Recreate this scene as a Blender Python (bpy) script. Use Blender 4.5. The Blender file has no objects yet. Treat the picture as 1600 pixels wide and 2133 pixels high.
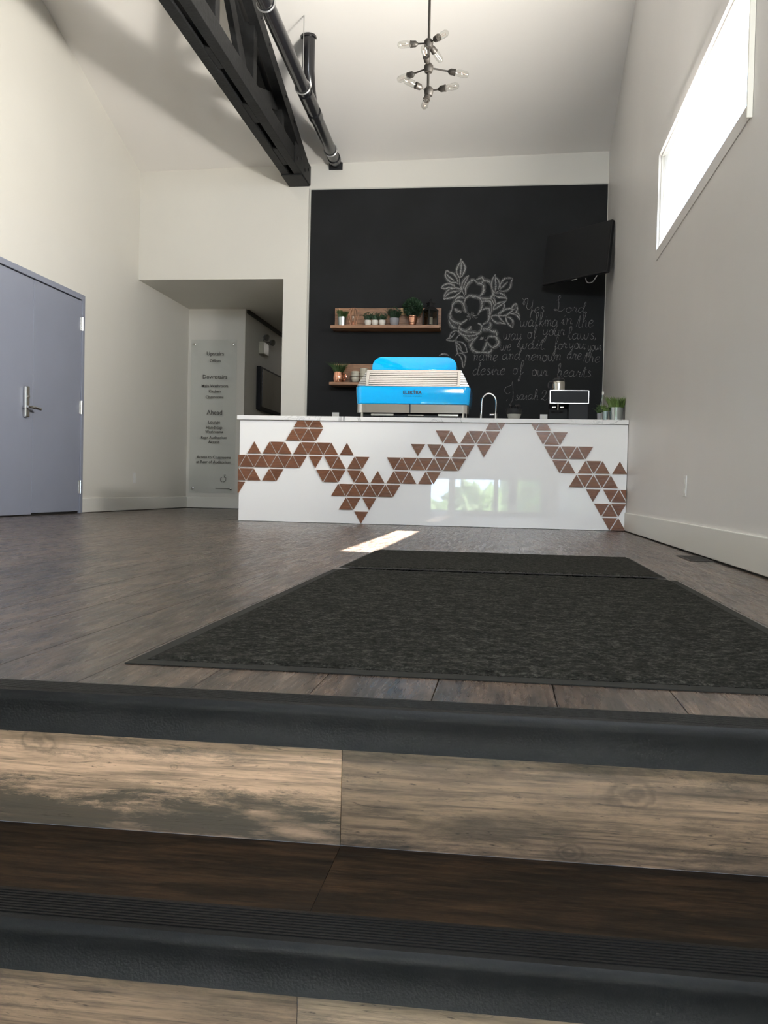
import bpy, bmesh, math, random
from mathutils import Vector, Matrix, noise
# ------------------------------------------------------------------ camera, world, lights, exposure
SC = bpy.context.scene
COL = SC.collection
F_PX = 1931.551
cam_d = bpy.data.cameras.new('camera'); cam = bpy.data.objects.new('camera', cam_d); COL.objects.link(cam)
cam_d.sensor_fit = 'HORIZONTAL'; cam_d.sensor_width = 36.0; cam_d.lens = 36.0 * F_PX / 1600.0
cam_d.clip_start = 0.02; cam_d.clip_end = 200
cam.matrix_world = Matrix(((0.9912609, -0.0254196, 0.1294435, 0), (0.130003, 0.0217454, -0.9912751, 0), (0.0223831, 0.9994403, 0.02486, 0.3073), (0, 0, 0, 1)))
SC.camera = cam
SC.view_settings.view_transform = 'Standard'; SC.view_settings.look = 'None'
SC.view_settings.gamma = 1.0; SC.view_settings.use_curve_mapping = False
SC.view_settings.exposure = -0.08
SC.cycles.max_bounces = 10; SC.cycles.diffuse_bounces = 6; SC.cycles.glossy_bounces = 5
SC.cycles.transmission_bounces = 8; SC.cycles.transparent_max_bounces = 16
SC.cycles.caustics_reflective = False; SC.cycles.caustics_refractive = False
SC.cycles.sample_clamp_indirect = 6.0
SC.cycles.use_denoising = True
world = bpy.data.worlds.new('sky'); SC.world = world; world.use_nodes = True
bg = world.node_tree.nodes['Background']
bg.inputs[0].default_value = (0.57, 0.75, 1.0, 1); bg.inputs[1].default_value = 13.0
def sun_lamp():
    d = bpy.data.lights.new('sun', 'SUN'); d.energy = 170; d.angle = math.radians(0.53); d.color = (1.0, 0.965, 0.91)
    o = bpy.data.objects.new('sun', d); COL.objects.link(o)
    v = Vector((-1.0, 0.12, -1.235)); o.rotation_euler = v.to_track_quat('-Z', 'Y').to_euler(); o.location = (12, 0, 14)
sun_lamp()
def area(name, loc, direction, sx, sy, energy, color, spread=180):
    d = bpy.data.lights.new(name, 'AREA'); d.shape = 'RECTANGLE'; d.size = sx; d.size_y = sy; d.energy = energy
    d.color = color; d.spread = math.radians(spread)
    o = bpy.data.objects.new(name, d); COL.objects.link(o); o.location = loc
    o.rotation_euler = Vector(direction).to_track_quat('-Z', 'Y').to_euler()
    return o
# daylight coming in through the glazing: entrance doors behind the stairs, right-wall clerestory, plus two added windows out of view
en = area('entrance_daylight', (-0.37, -2.29, -0.40), (0, 1, 0), 2.2, 1.9, 1, (1, 1, 1)); en.data.cycles.is_portal = True
area('clerestory_daylight', (0.985, 5.43, 2.33), (-1, 0, 0.50), 2.3, 0.55, 175, (1.0, 0.96, 0.89), 150)
area('driveway_glint', (0.98, 5.60, 2.14), (-1, 0, 0.55), 0.55, 0.20, 130, (1.0, 0.95, 0.86), 150)
area('added_near_fill', (0.985, 1.75, 2.33), (-1, 0, 0.70), 2.3, 0.55, 55, (1.0, 0.95, 0.86), 150)  # fill added at an unseen second opening to brighten the room
area('added_counter_fill', (0.33, -2.27, 3.4), (0, 1, -0.33), 0.8, 1.0, 95, (0.88, 0.94, 1.0), 95)  # fill added behind the camera to brighten the counter front

area('corridor_lamp', (-2.75, 15.0, 2.58), (0, 0, -1), 0.5, 1.1, 2.2, (1.0, 0.95, 0.88))
# ------------------------------------------------------------------ constants (metres)
XL, XR, YB, YC, YS, YF = -4.179, 0.996, 10.10, 7.883, 11.79, -2.30
YN, YT, ZR = 1.266, 0.995, -0.20
RIDGE = 4.0
def ceil_z(x, y):
    base = 3.905 + 0.02 * x
    return base + 0.33 * (YB - y) if y >= RIDGE else base + 0.33 * (YB - RIDGE) - 0.33 * (RIDGE - y)
random.seed(11)
# ------------------------------------------------------------------ material helpers
def newmat(name):
    m = bpy.data.materials.new(name); m.use_nodes = True
    nt = m.node_tree; b = nt.nodes['Principled BSDF']
    return m, nt, b
def mat(name, col, rough=0.5, metal=0.0, spec=0.5, coat=0.0, noise_amt=0.0, noise_scale=20, bump=0.0, bump_scale=80, **kw):
    m, nt, b = newmat(name)
    b.inputs['Base Color'].default_value = (*col, 1); b.inputs['Roughness'].default_value = rough
    b.inputs['Metallic'].default_value = metal; b.inputs['Specular IOR Level'].default_value = spec
    b.inputs['Coat Weight'].default_value = coat
    tc = nt.nodes.new('ShaderNodeTexCoord')
    if noise_amt:
        n = nt.nodes.new('ShaderNodeTexNoise'); n.inputs['Scale'].default_value = noise_scale; n.inputs['Detail'].default_value = 5
        nt.links.new(tc.outputs['Object'], n.inputs['Vector'])
        r = nt.nodes.new('ShaderNodeMapRange'); r.inputs[1].default_value = .25; r.inputs[2].default_value = .75
        r.inputs[3].default_value = 1 - noise_amt; r.inputs[4].default_value = 1 + noise_amt
        nt.links.new(n.outputs['Fac'], r.inputs[0])
        mx = nt.nodes.new('ShaderNodeVectorMath'); mx.operation = 'SCALE'; mx.inputs[0].default_value = col
        nt.links.new(r.outputs[0], mx.inputs['Scale']); nt.links.new(mx.outputs[0], b.inputs['Base Color'])
    if bump:
        n2 = nt.nodes.new('ShaderNodeTexNoise'); n2.inputs['Scale'].default_value = bump_scale; n2.inputs['Detail'].default_value = 4
        nt.links.new(tc.outputs['Object'], n2.inputs['Vector'])
        bp = nt.nodes.new('ShaderNodeBump'); bp.inputs['Strength'].default_value = bump; bp.inputs['Distance'].default_value = 0.01
        nt.links.new(n2.outputs['Fac'], bp.inputs['Height']); nt.links.new(bp.outputs[0], b.inputs['Normal'])
    return m
class N:
    """tiny node-graph helper"""
    def __init__(s, nt): s.nt = nt
    def new(s, t, **kw):
        n = s.nt.nodes.new(t)
        for k, v in kw.items(): setattr(n, k, v)
        return n
    def l(s, a, b): s.nt.links.new(a, b)
    def noise(s, vec, scale, detail=5, rough=0.6, dist=0.0):
        n = s.new('ShaderNodeTexNoise'); n.inputs['Scale'].default_value = scale; n.inputs['Detail'].default_value = detail
        n.inputs['Roughness'].default_value = rough; n.inputs['Distortion'].default_value = dist; s.l(vec, n.inputs['Vector']); return n.outputs['Fac']
    def scale(s, vec, sc):
        n = s.new('ShaderNodeMapping'); n.inputs['Scale'].default_value = sc; s.l(vec, n.inputs['Vector']); return n.outputs[0]
    def ramp(s, fac, stops):
        n = s.new('ShaderNodeValToRGB'); e = n.color_ramp.elements
        while len(e) < len(stops): e.new(0.5)
        for i, (p, c) in enumerate(stops): e[i].position = p; e[i].color = (*c, 1)
        s.l(fac, n.inputs[0]); return n.outputs[0]
    def mr(s, fac, a, b, c=0.0, d=1.0):
        n = s.new('ShaderNodeMapRange'); n.inputs[1].default_value = a; n.inputs[2].default_value = b; n.inputs[3].default_value = c; n.inputs[4].default_value = d
        s.l(fac, n.inputs[0]); return n.outputs[0]
    def mix(s, fac, a, b, mode='MIX'):
        n = s.new('ShaderNodeMix', data_type='RGBA', blend_type=mode)
        if hasattr(fac, 'is_linked'): s.l(fac, n.inputs[0])
        else: n.inputs[0].default_value = fac
        for v, k in ((a, 6), (b, 7)):
            if isinstance(v, tuple): n.inputs[k].default_value = (*v, 1)
            else: s.l(v, n.inputs[k])
        return n.outputs[2]
    def math(s, op, a, b=0.0, clamp=False):
        n = s.new('ShaderNodeMath', operation=op); n.use_clamp = clamp
        for i, v in enumerate((a, b)):
            if hasattr(v, 'is_linked'): s.l(v, n.inputs[i])
            else: n.inputs[i].default_value = v
        return n.outputs[0]
def wood(name, axis, light, mid, dark, patch, rough=0.45, patch_lo=.50, patch_hi=.62, grain=1.0, knots=(), per_object=True, spec=0.5, tone_var=0.25, pscale=1.0, gain=1.0, edge=0.0, crk=1.0, bmp=.25, low=0.0):
    """weathered plank: stretched noises along one axis; per-object offset so that no two planks repeat"""
    m, nt, b = newmat(name); n = N(nt)
    tc = n.new('ShaderNodeTexCoord'); oi = n.new('ShaderNodeObjectInfo')
    vec = tc.outputs['Object']
    if per_object:
        a = n.new('ShaderNodeVectorMath', operation='SCALE'); a.inputs[0].default_value = (37.0, 53.0, 71.0); n.l(oi.outputs['Random'], a.inputs['Scale'])
        c = n.new('ShaderNodeVectorMath', operation='ADD'); n.l(vec, c.inputs[0]); n.l(a.outputs[0], c.inputs[1]); vec = c.outputs[0]
    st = {'x': lambda k, q: (k, q, q), 'y': lambda k, q: (q, k, q)}[axis]
    big = n.noise(n.scale(vec, st(1.1 * pscale, 7 * pscale)), 1.6, 4, .6, .3)
    patch_n = n.noise(n.scale(vec, st(1.0 * pscale, 5.0 * pscale)), 3.2, 10, .82, .3)
    fine = n.noise(n.scale(vec, st(4, 110)), 1.6, 6, .65)
    mid_n = n.noise(n.scale(vec, st(3, 30)), 1.8, 6, .7, .4)
    col = n.ramp(big, [(.30, mid), (.48, light), (.62, tuple(.5 * (x + y) for x, y in zip(light, mid))), (.78, mid)])
    col = n.mix(n.mr(mid_n, .45, .75, 0, .55), col, dark)
    if edge:
        se = n.new('ShaderNodeSeparateXYZ'); n.l(tc.outputs['Object'], se.inputs[0])
        patch_n = n.math('ADD', patch_n, n.math('MULTIPLY', n.math('SUBTRACT', n.math('ABSOLUTE', n.math('ADD', se.outputs[2], .012)), .055), edge))
        patch_n = n.math('SUBTRACT', patch_n, n.math('MULTIPLY', se.outputs[2], low))
    col = n.mix(n.mr(patch_n, patch_lo, patch_hi, 0, .92), col, patch)
    pale = n.noise(n.scale(vec, st(1.6, 9)), 3.3, 6, .65)
    col = n.mix(n.mr(pale, .55, .72, 0, .45), col, tuple(min(1, 1.25 * x) for x in light))
    col = n.mix(n.mr(fine, .47, .66, 0, .7 * grain), col, dark)
    sp = n.noise(n.scale(vec, st(14, 60)), 3.0, 3, .6)
    col = n.mix(n.mr(sp, .66, .74, 0, .8), col, tuple(.35 * x for x in dark))
    crack = n.noise(n.scale(vec, st(1.2, 45)), 2.2, 2, .5, .8)
    cr_ = n.math('ABSOLUTE', n.math('SUBTRACT', crack, 0.5))
    col = n.mix(n.mr(cr_, 0.0, 0.006, .75 * crk, 0), col, tuple(.3 * x for x in dark))
    for (kx, kz, rad) in knots:
        gm = n.new('ShaderNodeVectorMath', operation='SUBTRACT'); n.l(tc.outputs['Object'], gm.inputs[0]); gm.inputs[1].default_value = (kx, 0, kz)
        sv = n.new('ShaderNodeVectorMath', operation='MULTIPLY'); n.l(gm.outputs[0], sv.inputs[0]); sv.inputs[1].default_value = (.6 / rad, 0, 1 / rad)
        wob = n.noise(tc.outputs['Object'], 28, 3)
        ln = n.new('ShaderNodeVectorMath', operation='LENGTH'); n.l(sv.outputs[0], ln.inputs[0])
        dd = n.math('ADD', ln.outputs['Value'], n.math('MULTIPLY', n.math('SUBTRACT', wob, .5), 1.6))
        rings = n.math('SINE', n.math('MULTIPLY', dd, 11.0))
        msk = n.mr(dd, .6, 1.5, 1, 0)
        col = n.mix(n.math('MULTIPLY', msk, n.mr(rings, -1, 1, .12, .5)), col, tuple(.55 * x for x in dark))
    tone = n.mr(oi.outputs['Random'], 0, 1, (1 - tone_var) * gain, (1 + tone_var) * gain)
    vs = n.new('ShaderNodeVectorMath', operation='SCALE'); n.l(col, vs.inputs[0]); n.l(tone, vs.inputs['Scale'])
    n.l(vs.outputs[0], b.inputs['Base Color'])
    b.inputs['Specular IOR Level'].default_value = spec
    n.l(n.mr(mid_n, .3, .7, rough - .05, rough + .12), b.inputs['Roughness'])
    bp = n.new('ShaderNodeBump'); bp.inputs['Strength'].default_value = bmp; bp.inputs['Distance'].default_value = .0015
    n.l(n.math('ADD', fine, mid_n), bp.inputs['Height']); n.l(bp.outputs[0], b.inputs['Normal'])
    return m
def glassmat(name, tint=(1, 1, 1), rough=0.02, opacity=0.0):
    m = bpy.data.materials.new(name); m.use_nodes = True; nt = m.node_tree; nt.nodes.clear(); n = N(nt)
    o = n.new('ShaderNodeOutputMaterial'); t = n.new('ShaderNodeBsdfTransparent'); g = n.new('ShaderNodeBsdfGlossy'); g.inputs['Roughness'].default_value = rough
    t.inputs[0].default_value = (*tint, 1)
    lw = n.new('ShaderNodeLayerWeight'); lw.inputs[0].default_value = .5; mx = n.new('ShaderNodeMixShader')
    fr = n.math('ADD', n.math('MULTIPLY', n.math('POWER', lw.outputs['Facing'], 4.0), .8), .04)
    n.l(n.math('ADD', fr, opacity), mx.inputs[0]); n.l(t.outputs[0], mx.inputs[1]); n.l(g.outputs[0], mx.inputs[2]); n.l(mx.outputs[0], o.inputs[0])
    return m
M = {}
M['wall'] = mat('wall_paint', (0.67, 0.652, 0.60), .55, bump=.05, bump_scale=160, noise_amt=.015, noise_scale=2)
M['wall_r'] = mat('wall_paint_right', (0.73, 0.715, 0.70), .42, bump=.06, bump_scale=160, noise_amt=.02, noise_scale=2)
M['ceil'] = mat('ceiling_paint', (0.80, 0.775, 0.74), .8, bump=.05, bump_scale=200)
M['trim'] = mat('trim_paint', (0.74, 0.73, 0.68), .35)
M['cream'] = mat('cream_casing', (0.80, 0.76, 0.66), .4)
M['board'] = mat('chalkboard_paint', (0.0080, 0.0090, 0.0102), .7, spec=.25, noise_amt=.25, noise_scale=3)
M['edge'] = mat('edge_bead', (0.50, 0.50, 0.46), .4)
M['door'] = mat('door_paint', (0.245, 0.265, 0.33), .36, noise_amt=.03, noise_scale=3)
M['steel'] = mat('brushed_steel', (0.55, 0.54, 0.50), .25, 1.0)
M['chrome'] = mat('chrome', (0.82, 0.82, 0.80), .07, 1.0)
M['satin'] = mat('satin_steel', (0.72, 0.71, 0.69), .22, 1.0)
M['galv'] = mat('galvanised', (0.50, 0.55, 0.56), .25, 1.0)
M['teal'] = mat('pale_teal_tin', (0.28, 0.36, 0.37), .3, .6)
M['copper'] = mat('copper', (0.78, 0.40, 0.27), .16, 1.0)
M['black'] = mat('black_metal', (0.012, 0.012, 0.013), .45, spec=.4)
M['truss'] = mat('truss_black_paint', (0.011, 0.0115, 0.012), .6, spec=.22, noise_amt=.35, noise_scale=14, bump=.25, bump_scale=40)
M['pipe'] = mat('black_pipe', (0.012, 0.012, 0.014), .22, spec=.6, bump=.05, bump_scale=20)
M['bronze'] = mat('dark_bronze', (0.030, 0.026, 0.022), .5, .4)
M['zinc'] = mat('zinc_hanger', (0.45, 0.45, 0.45), .35, .8)
M['white'] = mat('white_plastic', (0.70, 0.70, 0.69), .35)
M['ceramic'] = mat('white_ceramic', (0.62, 0.60, 0.55), .3)
M['ceramic2'] = mat('cream_ceramic', (0.50, 0.47, 0.38), .25)
M['greypot'] = mat('grey_pot', (0.22, 0.22, 0.24), .55)
M['leaf'] = mat('dark_leaf', (0.022, 0.052, 0.024), .5, noise_amt=.5, noise_scale=60)
M['grass'] = mat('grass_leaf', (0.045, 0.085, 0.024), .5, noise_amt=.5, noise_scale=50)
M['grass2'] = mat('bright_grass_leaf', (0.13, 0.20, 0.055), .5, noise_amt=.5, noise_scale=50)
M['soil'] = mat('soil', (0.02, 0.015, 0.01), .9)
M['gloss_white'] = mat('gloss_white_laminate', (0.90, 0.905, 0.91), .012, spec=.55, coat=.7)
M['blue'] = mat('sky_blue_enamel', (0.0, 0.45, 0.95), .10, spec=.5, coat=.6)
M['ink'] = mat('dark_lettering', (0.008, 0.010, 0.03), .4)
M['signink'] = mat('sign_lettering', (0.055, 0.052, 0.045), .5)
M['tv'] = mat('tv_black', (0.0085, 0.0095, 0.011), .5, spec=.2)
M['tvback'] = mat('matte_black_housing', (0.010, 0.0105, 0.012), .6, spec=.25)
M['rubber'] = mat('black_rubber', (0.0095, 0.0098, 0.0098), .5, spec=.17, noise_amt=.3, noise_scale=9, bump=.1, bump_scale=300)
M['matedge'] = mat('mat_rubber_edge', (0.026, 0.026, 0.023), .7, spec=.1)
M['dark'] = mat('shadow_gap', (0.01, 0.009, 0.008), .9)
M['subfloor'] = mat('subfloor', (0.02, 0.017, 0.014), .9)
M['concrete'] = mat('outdoor_concrete', (0.42, 0.40, 0.36), .8, noise_amt=.1, noise_scale=2)
M['shrub'] = mat('outdoor_leaf', (0.10, 0.17, 0.05), .6, noise_amt=.6, noise_scale=3)
M['alu'] = mat('aluminium_frame', (0.35, 0.35, 0.34), .35, .8)
M['wax'] = mat('white_wax', (0.75, 0.72, 0.64), .5)
M['glass'] = glassmat('window_glass')
M['acrylic'] = glassmat('clear_acrylic', (0.97, 0.98, 0.98), .03, .0)
M['bulb'] = glassmat('bulb_glass', (0.97, 0.97, 0.95), .02, .10)
M['lantern_glass'] = glassmat('lantern_glass', (0.75, 0.75, 0.72), .05, .08)
M['screen'] = mat('silvery_glossy_screen', (0.16, 0.155, 0.15), .16, .9, bump=.35, bump_scale=2.2)
M['floor'] = wood('floor_plank', 'y', (0.155, 0.106, 0.076), (0.075, 0.053, 0.040), (0.020, 0.015, 0.012), (0.022, 0.018, 0.017), rough=.25, patch_lo=.43, patch_hi=.58, spec=.42, tone_var=.2, crk=.3, bmp=.03, pscale=1.1)
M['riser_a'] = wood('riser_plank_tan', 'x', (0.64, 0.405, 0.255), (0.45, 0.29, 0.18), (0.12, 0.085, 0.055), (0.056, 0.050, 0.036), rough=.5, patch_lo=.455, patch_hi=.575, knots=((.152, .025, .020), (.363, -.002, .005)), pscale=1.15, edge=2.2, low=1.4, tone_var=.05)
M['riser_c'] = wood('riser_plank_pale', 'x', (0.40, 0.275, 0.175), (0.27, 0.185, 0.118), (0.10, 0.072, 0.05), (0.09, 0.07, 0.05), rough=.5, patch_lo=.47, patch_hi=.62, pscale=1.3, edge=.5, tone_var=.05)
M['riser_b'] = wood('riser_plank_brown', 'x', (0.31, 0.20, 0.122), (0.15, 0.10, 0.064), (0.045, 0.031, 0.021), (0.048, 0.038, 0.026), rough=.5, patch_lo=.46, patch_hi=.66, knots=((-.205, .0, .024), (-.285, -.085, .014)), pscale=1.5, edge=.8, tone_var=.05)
M['shaded_tread'] = wood('tread_plank', 'x', (0.060, 0.033, 0.016), (0.025, 0.015, 0.008), (0.007, 0.005, 0.003), (0.008, 0.006, 0.004), rough=.55, patch_lo=.40, patch_hi=.56, pscale=2.0, tone_var=.08, spec=.18)  # plank colour darkened to carry the shade on the treads
M['tile'] = wood('walnut_tile', 'x', (0.215, 0.092, 0.050), (0.150, 0.062, 0.035), (0.060, 0.024, 0.014), (0.11, 0.046, 0.027), rough=.22, patch_lo=.6, patch_hi=.8, grain=.5, tone_var=.10, pscale=2.5)
M['tile_edge'] = mat('tile_edge', (0.36, 0.24, 0.17), .5)
M['shelf'] = wood('shelf_board', 'x', (0.33, 0.175, 0.095), (0.22, 0.115, 0.062), (0.09, 0.045, 0.025), (0.16, 0.085, 0.045), rough=.4, patch_lo=.6, patch_hi=.8, grain=.6, pscale=2.0, tone_var=.18)
M['shelf_pale'] = wood('pale_shelf_board', 'x', (0.50, 0.33, 0.16), (0.42, 0.27, 0.13), (0.2, 0.12, 0.06), (0.34, 0.21, 0.1), rough=.4, patch_lo=.6, patch_hi=.8, grain=.4, pscale=2.0)
def marble():
    m, nt, b = newmat('white_marble'); n = N(nt); tc = n.new('ShaderNodeTexCoord'); v = tc.outputs['Object']
    d = n.noise(v, 2.2, 6, .6, 1.5); e = n.math('ABSOLUTE', n.math('SUBTRACT', d, .5)); k = n.mr(e, 0, .018, 1, 0)
    big = n.mr(n.noise(v, 1.3, 2), .42, .60)
    col = n.mix(n.math('MULTIPLY', k, big), (0.80, 0.80, 0.80), (0.16, 0.17, 0.19))
    n.l(col, b.inputs['Base Color']); b.inputs['Roughness'].default_value = .12
    return m
M['marble'] = marble()
def carpet():
    m, nt, b = newmat('charcoal_carpet'); n = N(nt); tc = n.new('ShaderNodeTexCoord'); v = tc.outputs['Object']
    a = n.noise(v, 160, 4, .7); c = n.noise(v, 45, 4, .6)
    s = n.math('ADD', n.math('MULTIPLY', a, .6), n.math('MULTIPLY', c, .4))
    col = n.ramp(s, [(.36, (0.007, 0.007, 0.006)), (.52, (0.026, 0.0255, 0.022)), (.65, (0.085, 0.082, 0.070))])
    n.l(col, b.inputs['Base Color']); b.inputs['Roughness'].default_value = 1; b.inputs['Specular IOR Level'].default_value = .05
    bp = n.new('ShaderNodeBump'); bp.inputs['Strength'].default_value = 1.0; bp.inputs['Distance'].default_value = .006
    n.l(s, bp.inputs['Height']); n.l(bp.outputs[0], b.inputs['Normal'])
    return m
M['carpet'] = carpet()
def chalk(name, col, strength, soft):
    m = bpy.data.materials.new(name); m.use_nodes = True; nt = m.node_tree; b = nt.nodes['Principled BSDF']; n = N(nt)
    b.inputs['Base Color'].default_value = (*col, 1); b.inputs['Roughness'].default_value = .9; b.inputs['Specular IOR Level'].default_value = .1
    tc = n.new('ShaderNodeTexCoord'); uv = n.new('ShaderNodeUVMap'); sx = n.new('ShaderNodeSeparateXYZ'); n.l(uv.outputs[0], sx.inputs[0])
    d = n.math('ABSOLUTE', n.math('SUBTRACT', n.math('MULTIPLY', sx.outputs[1], 2), 1))
    fall = n.mr(d, .15 if soft else .55, 1, 1, 0)
    nz = n.mr(n.noise(tc.outputs['Object'], 160 if not soft else 70, 3), .30, .62)
    n.l(n.math('MULTIPLY', n.math('MULTIPLY', fall, nz), strength), b.inputs['Alpha'])
    return m
M['chalk'] = chalk('chalk_line', (0.42, 0.42, 0.41), .95, False)
M['chalk_text'] = chalk('chalk_writing', (0.34, 0.34, 0.335), .78, False)
M['smudge'] = chalk('chalk_smudge', (0.34, 0.34, 0.335), .75, True)
def sun_mask_mat():
    m = bpy.data.materials.new('translucent_sun_mask'); m.use_nodes = True; nt = m.node_tree; nt.nodes.clear(); n = N(nt)
    o = n.new('ShaderNodeOutputMaterial'); t = n.new('ShaderNodeBsdfTranslucent'); d = n.new('ShaderNodeBsdfDiffuse')
    t.inputs[0].default_value = (.60, .60, .59, 1); d.inputs[0].default_value = (.6, .6, .58, 1); mx = n.new('ShaderNodeMixShader'); mx.inputs[0].default_value = .3
    n.l(t.outputs[0], mx.inputs[1]); n.l(d.outputs[0], mx.inputs[2]); n.l(mx.outputs[0], o.inputs[0]); return m
M['added_sun_mask'] = sun_mask_mat()
# ------------------------------------------------------------------ mesh helpers
class MB:
    def __init__(s): s.v = []; s.f = []; s.m = []; s.uv = None
    def add(s, vs, fs, mi=0):
        k = len(s.v); s.v += [tuple(p) for p in vs]; s.f += [tuple(i + k for i in f) for f in fs]; s.m += [mi] * len(fs); return s
    def box(s, a, b, mi=0):
        x0, y0, z0 = a; x1, y1, z1 = b
        return s.add([(x0, y0, z0), (x1, y0, z0), (x1, y1, z0), (x0, y1, z0), (x0, y0, z1), (x1, y0, z1), (x1, y1, z1), (x0, y1, z1)],
                     [(0, 3, 2, 1), (4, 5, 6, 7), (0, 1, 5, 4), (1, 2, 6, 5), (2, 3, 7, 6), (3, 0, 4, 7)], mi)
    def rod(s, a, b, r, n=12, r2=None, mi=0):
        return s.tube([a, b], [r, r if r2 is None else r2], n, mi)
    def tube(s, pts, r, n=10, mi=0, cap=True):
        pts = [Vector(p) for p in pts]; R_ = r if isinstance(r, (list, tuple)) else [r] * len(pts)
        vs = []; fs = []; up = None
        for i, p in enumerate(pts):
            t = (pts[min(i + 1, len(pts) - 1)] - pts[max(i - 1, 0)]).normalized()
            if up is None: up = Vector((0, 0, 1)) if abs(t.z) < .9 else Vector((1, 0, 0))
            a = t.cross(up).normalized(); up = a.cross(t).normalized()
            for k in range(n):
                w = 2 * math.pi * k / n; vs.append(p + (a * math.cos(w) + up * math.sin(w)) * R_[i])
        for i in range(len(pts) - 1):
            for k in range(n):
                fs.append((i * n + k, i * n + (k + 1) % n, (i + 1) * n + (k + 1) % n, (i + 1) * n + k))
        if cap: fs += [tuple(range(n))[::-1], tuple(range((len(pts) - 1) * n, len(pts) * n))]
        return s.add(vs, fs, mi)
    def lathe(s, prof, c=(0, 0, 0), n=20, axis=None, mi=0):
        """prof: (radius, height) from bottom to top; axis: direction of height"""
        c = Vector(c); ax = Vector(axis).normalized() if axis else Vector((0, 0, 1))
        q = Vector((0, 0, 1)).rotation_difference(ax)
        vs = []; fs = []
        for r, z in prof:
            for k in range(n):
                w = 2 * math.pi * k / n; vs.append(c + q @ Vector((r * math.cos(w), r * math.sin(w), z)))
        for i in range(len(prof) - 1):
            for k in range(n):
                fs.append((i * n + k, i * n + (k + 1) % n, (i + 1) * n + (k + 1) % n, (i + 1) * n + k))
        fs += [tuple(range(n))[::-1], tuple(range((len(prof) - 1) * n, len(prof) * n))]
        return s.add(vs, fs, mi)
    def prism(s, poly, d0, d1, plane='xz', mi=0, side=None):
        n = len(poly)
        f = {'xz': lambda u, v, d: (u, d, v), 'xy': lambda u, v, d: (u, v, d), 'yz': lambda u, v, d: (d, u, v)}[plane]
        vs = [f(u, v, d0) for u, v in poly] + [f(u, v, d1) for u, v in poly]
        k = len(s.v); s.v += vs
        s.f += [tuple(k + i for i in range(n)), tuple(k + n + i for i in range(n))[::-1]]; s.m += [mi, mi]
        for i in range(n): s.f.append((k + i, k + (i + 1) % n, k + n + (i + 1) % n, k + n + i)); s.m.append(mi if side is None else side)
        return s
    def mesh(s, name, mats, smooth=False, bevel=0.0, seg=2):
        me = bpy.data.meshes.new(name); me.from_pydata(s.v, [], s.f)
        for m in (mats if isinstance(mats, (list, tuple)) else [mats]): me.materials.append(m)
        for p, i in zip(me.polygons, s.m): p.material_index = i
        bm = bmesh.new(); bm.from_mesh(me); bmesh.ops.recalc_face_normals(bm, faces=bm.faces)
        if bevel: bmesh.ops.bevel(bm, geom=[e for e in bm.edges if len(e.link_faces) == 2 and e.calc_face_angle(0) > .6], offset=bevel, segments=seg, profile=.5, affect='EDGES', clamp_overlap=True)
        bm.to_mesh(me); bm.free()
        if smooth:
            me.polygons.foreach_set('use_smooth', [True] * len(me.polygons)); me.set_sharp_from_angle(angle=math.radians(38))
        return me
def put(name, me, parent=None, loc=(0, 0, 0), rot=(0, 0, 0)):
    o = bpy.data.objects.new(name, me); COL.objects.link(o); o.location = loc; o.rotation_euler = rot
    if parent: o.parent = parent
    return o
def obj(name, mb, mats, parent=None, smooth=False, bevel=0.0, loc=(0, 0, 0), seg=2):
    return put(name, mb.mesh(name, mats, smooth, bevel, seg), parent, loc)
def world_obj(name, mb, mats, parent, **kw):
    """mesh written in world coordinates, parented to an empty that stands at parent.location"""
    o = obj(name, mb, mats, parent, **kw); o.location = -Vector(parent.location); return o
def thing(name, label, cat, loc=(0, 0, 0), group=None):
    o = bpy.data.objects.new(name, None); COL.objects.link(o); o.location = loc; o.empty_display_size = .1
    return tag(o, label, cat, group)
def tag(o, label, cat, group=None):
    o['label'] = label; o['category'] = cat
    if group: o['group'] = group
    return o
def struct(name, mb, mats, **kw):
    o = obj(name, mb, mats, **kw); o['kind'] = 'structure'; return o
def sempty(name, loc=(0, 0, 0)):
    o = bpy.data.objects.new(name, None); COL.objects.link(o); o.location = loc; o['kind'] = 'structure'; return o
def text_mesh(body, width=None, size=1.0, mat_=None, depth=.001, shear=0, bold=0.0):
    cu = bpy.data.curves.new('lettering', 'FONT'); cu.body = body; cu.size = size; cu.align_x = 'CENTER'; cu.extrude = depth; cu.shear = shear; cu.offset = bold
    cu.resolution_u = 3
    o = bpy.data.objects.new('lettering', cu); COL.objects.link(o); bpy.context.view_layer.update()
    me = bpy.data.meshes.new_from_object(o.evaluated_get(bpy.context.evaluated_depsgraph_get()))
    bpy.data.objects.remove(o); bpy.data.curves.remove(cu)
    xs = [v.co.x for v in me.vertices]; w = max(xs) - min(xs); c = (max(xs) + min(xs)) / 2
    k = (width / w) if width else 1
    for v in me.vertices: v.co = Vector(((v.co.x - c) * k, v.co.z, v.co.y * k))     # stands in the XZ plane, faces -Y
    me.materials.clear(); me.materials.append(mat_); return me
def catmull(p, k=5):
    if len(p) < 3: return [Vector(q) for q in p]
    p = [Vector(q) for q in p]; e = [p[0] * 2 - p[1]] + p + [p[-1] * 2 - p[-2]]; o = []
    for i in range(1, len(e) - 2):
        a, b, c, d = e[i - 1:i + 3]
        for j in range(k):
            t = j / k; o.append(.5 * ((2 * b) + (c - a) * t + (2 * a - 5 * b + 4 * c - d) * t * t + (3 * b - a - 3 * c + d) * t ** 3))
    return o + [p[-1]]
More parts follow.
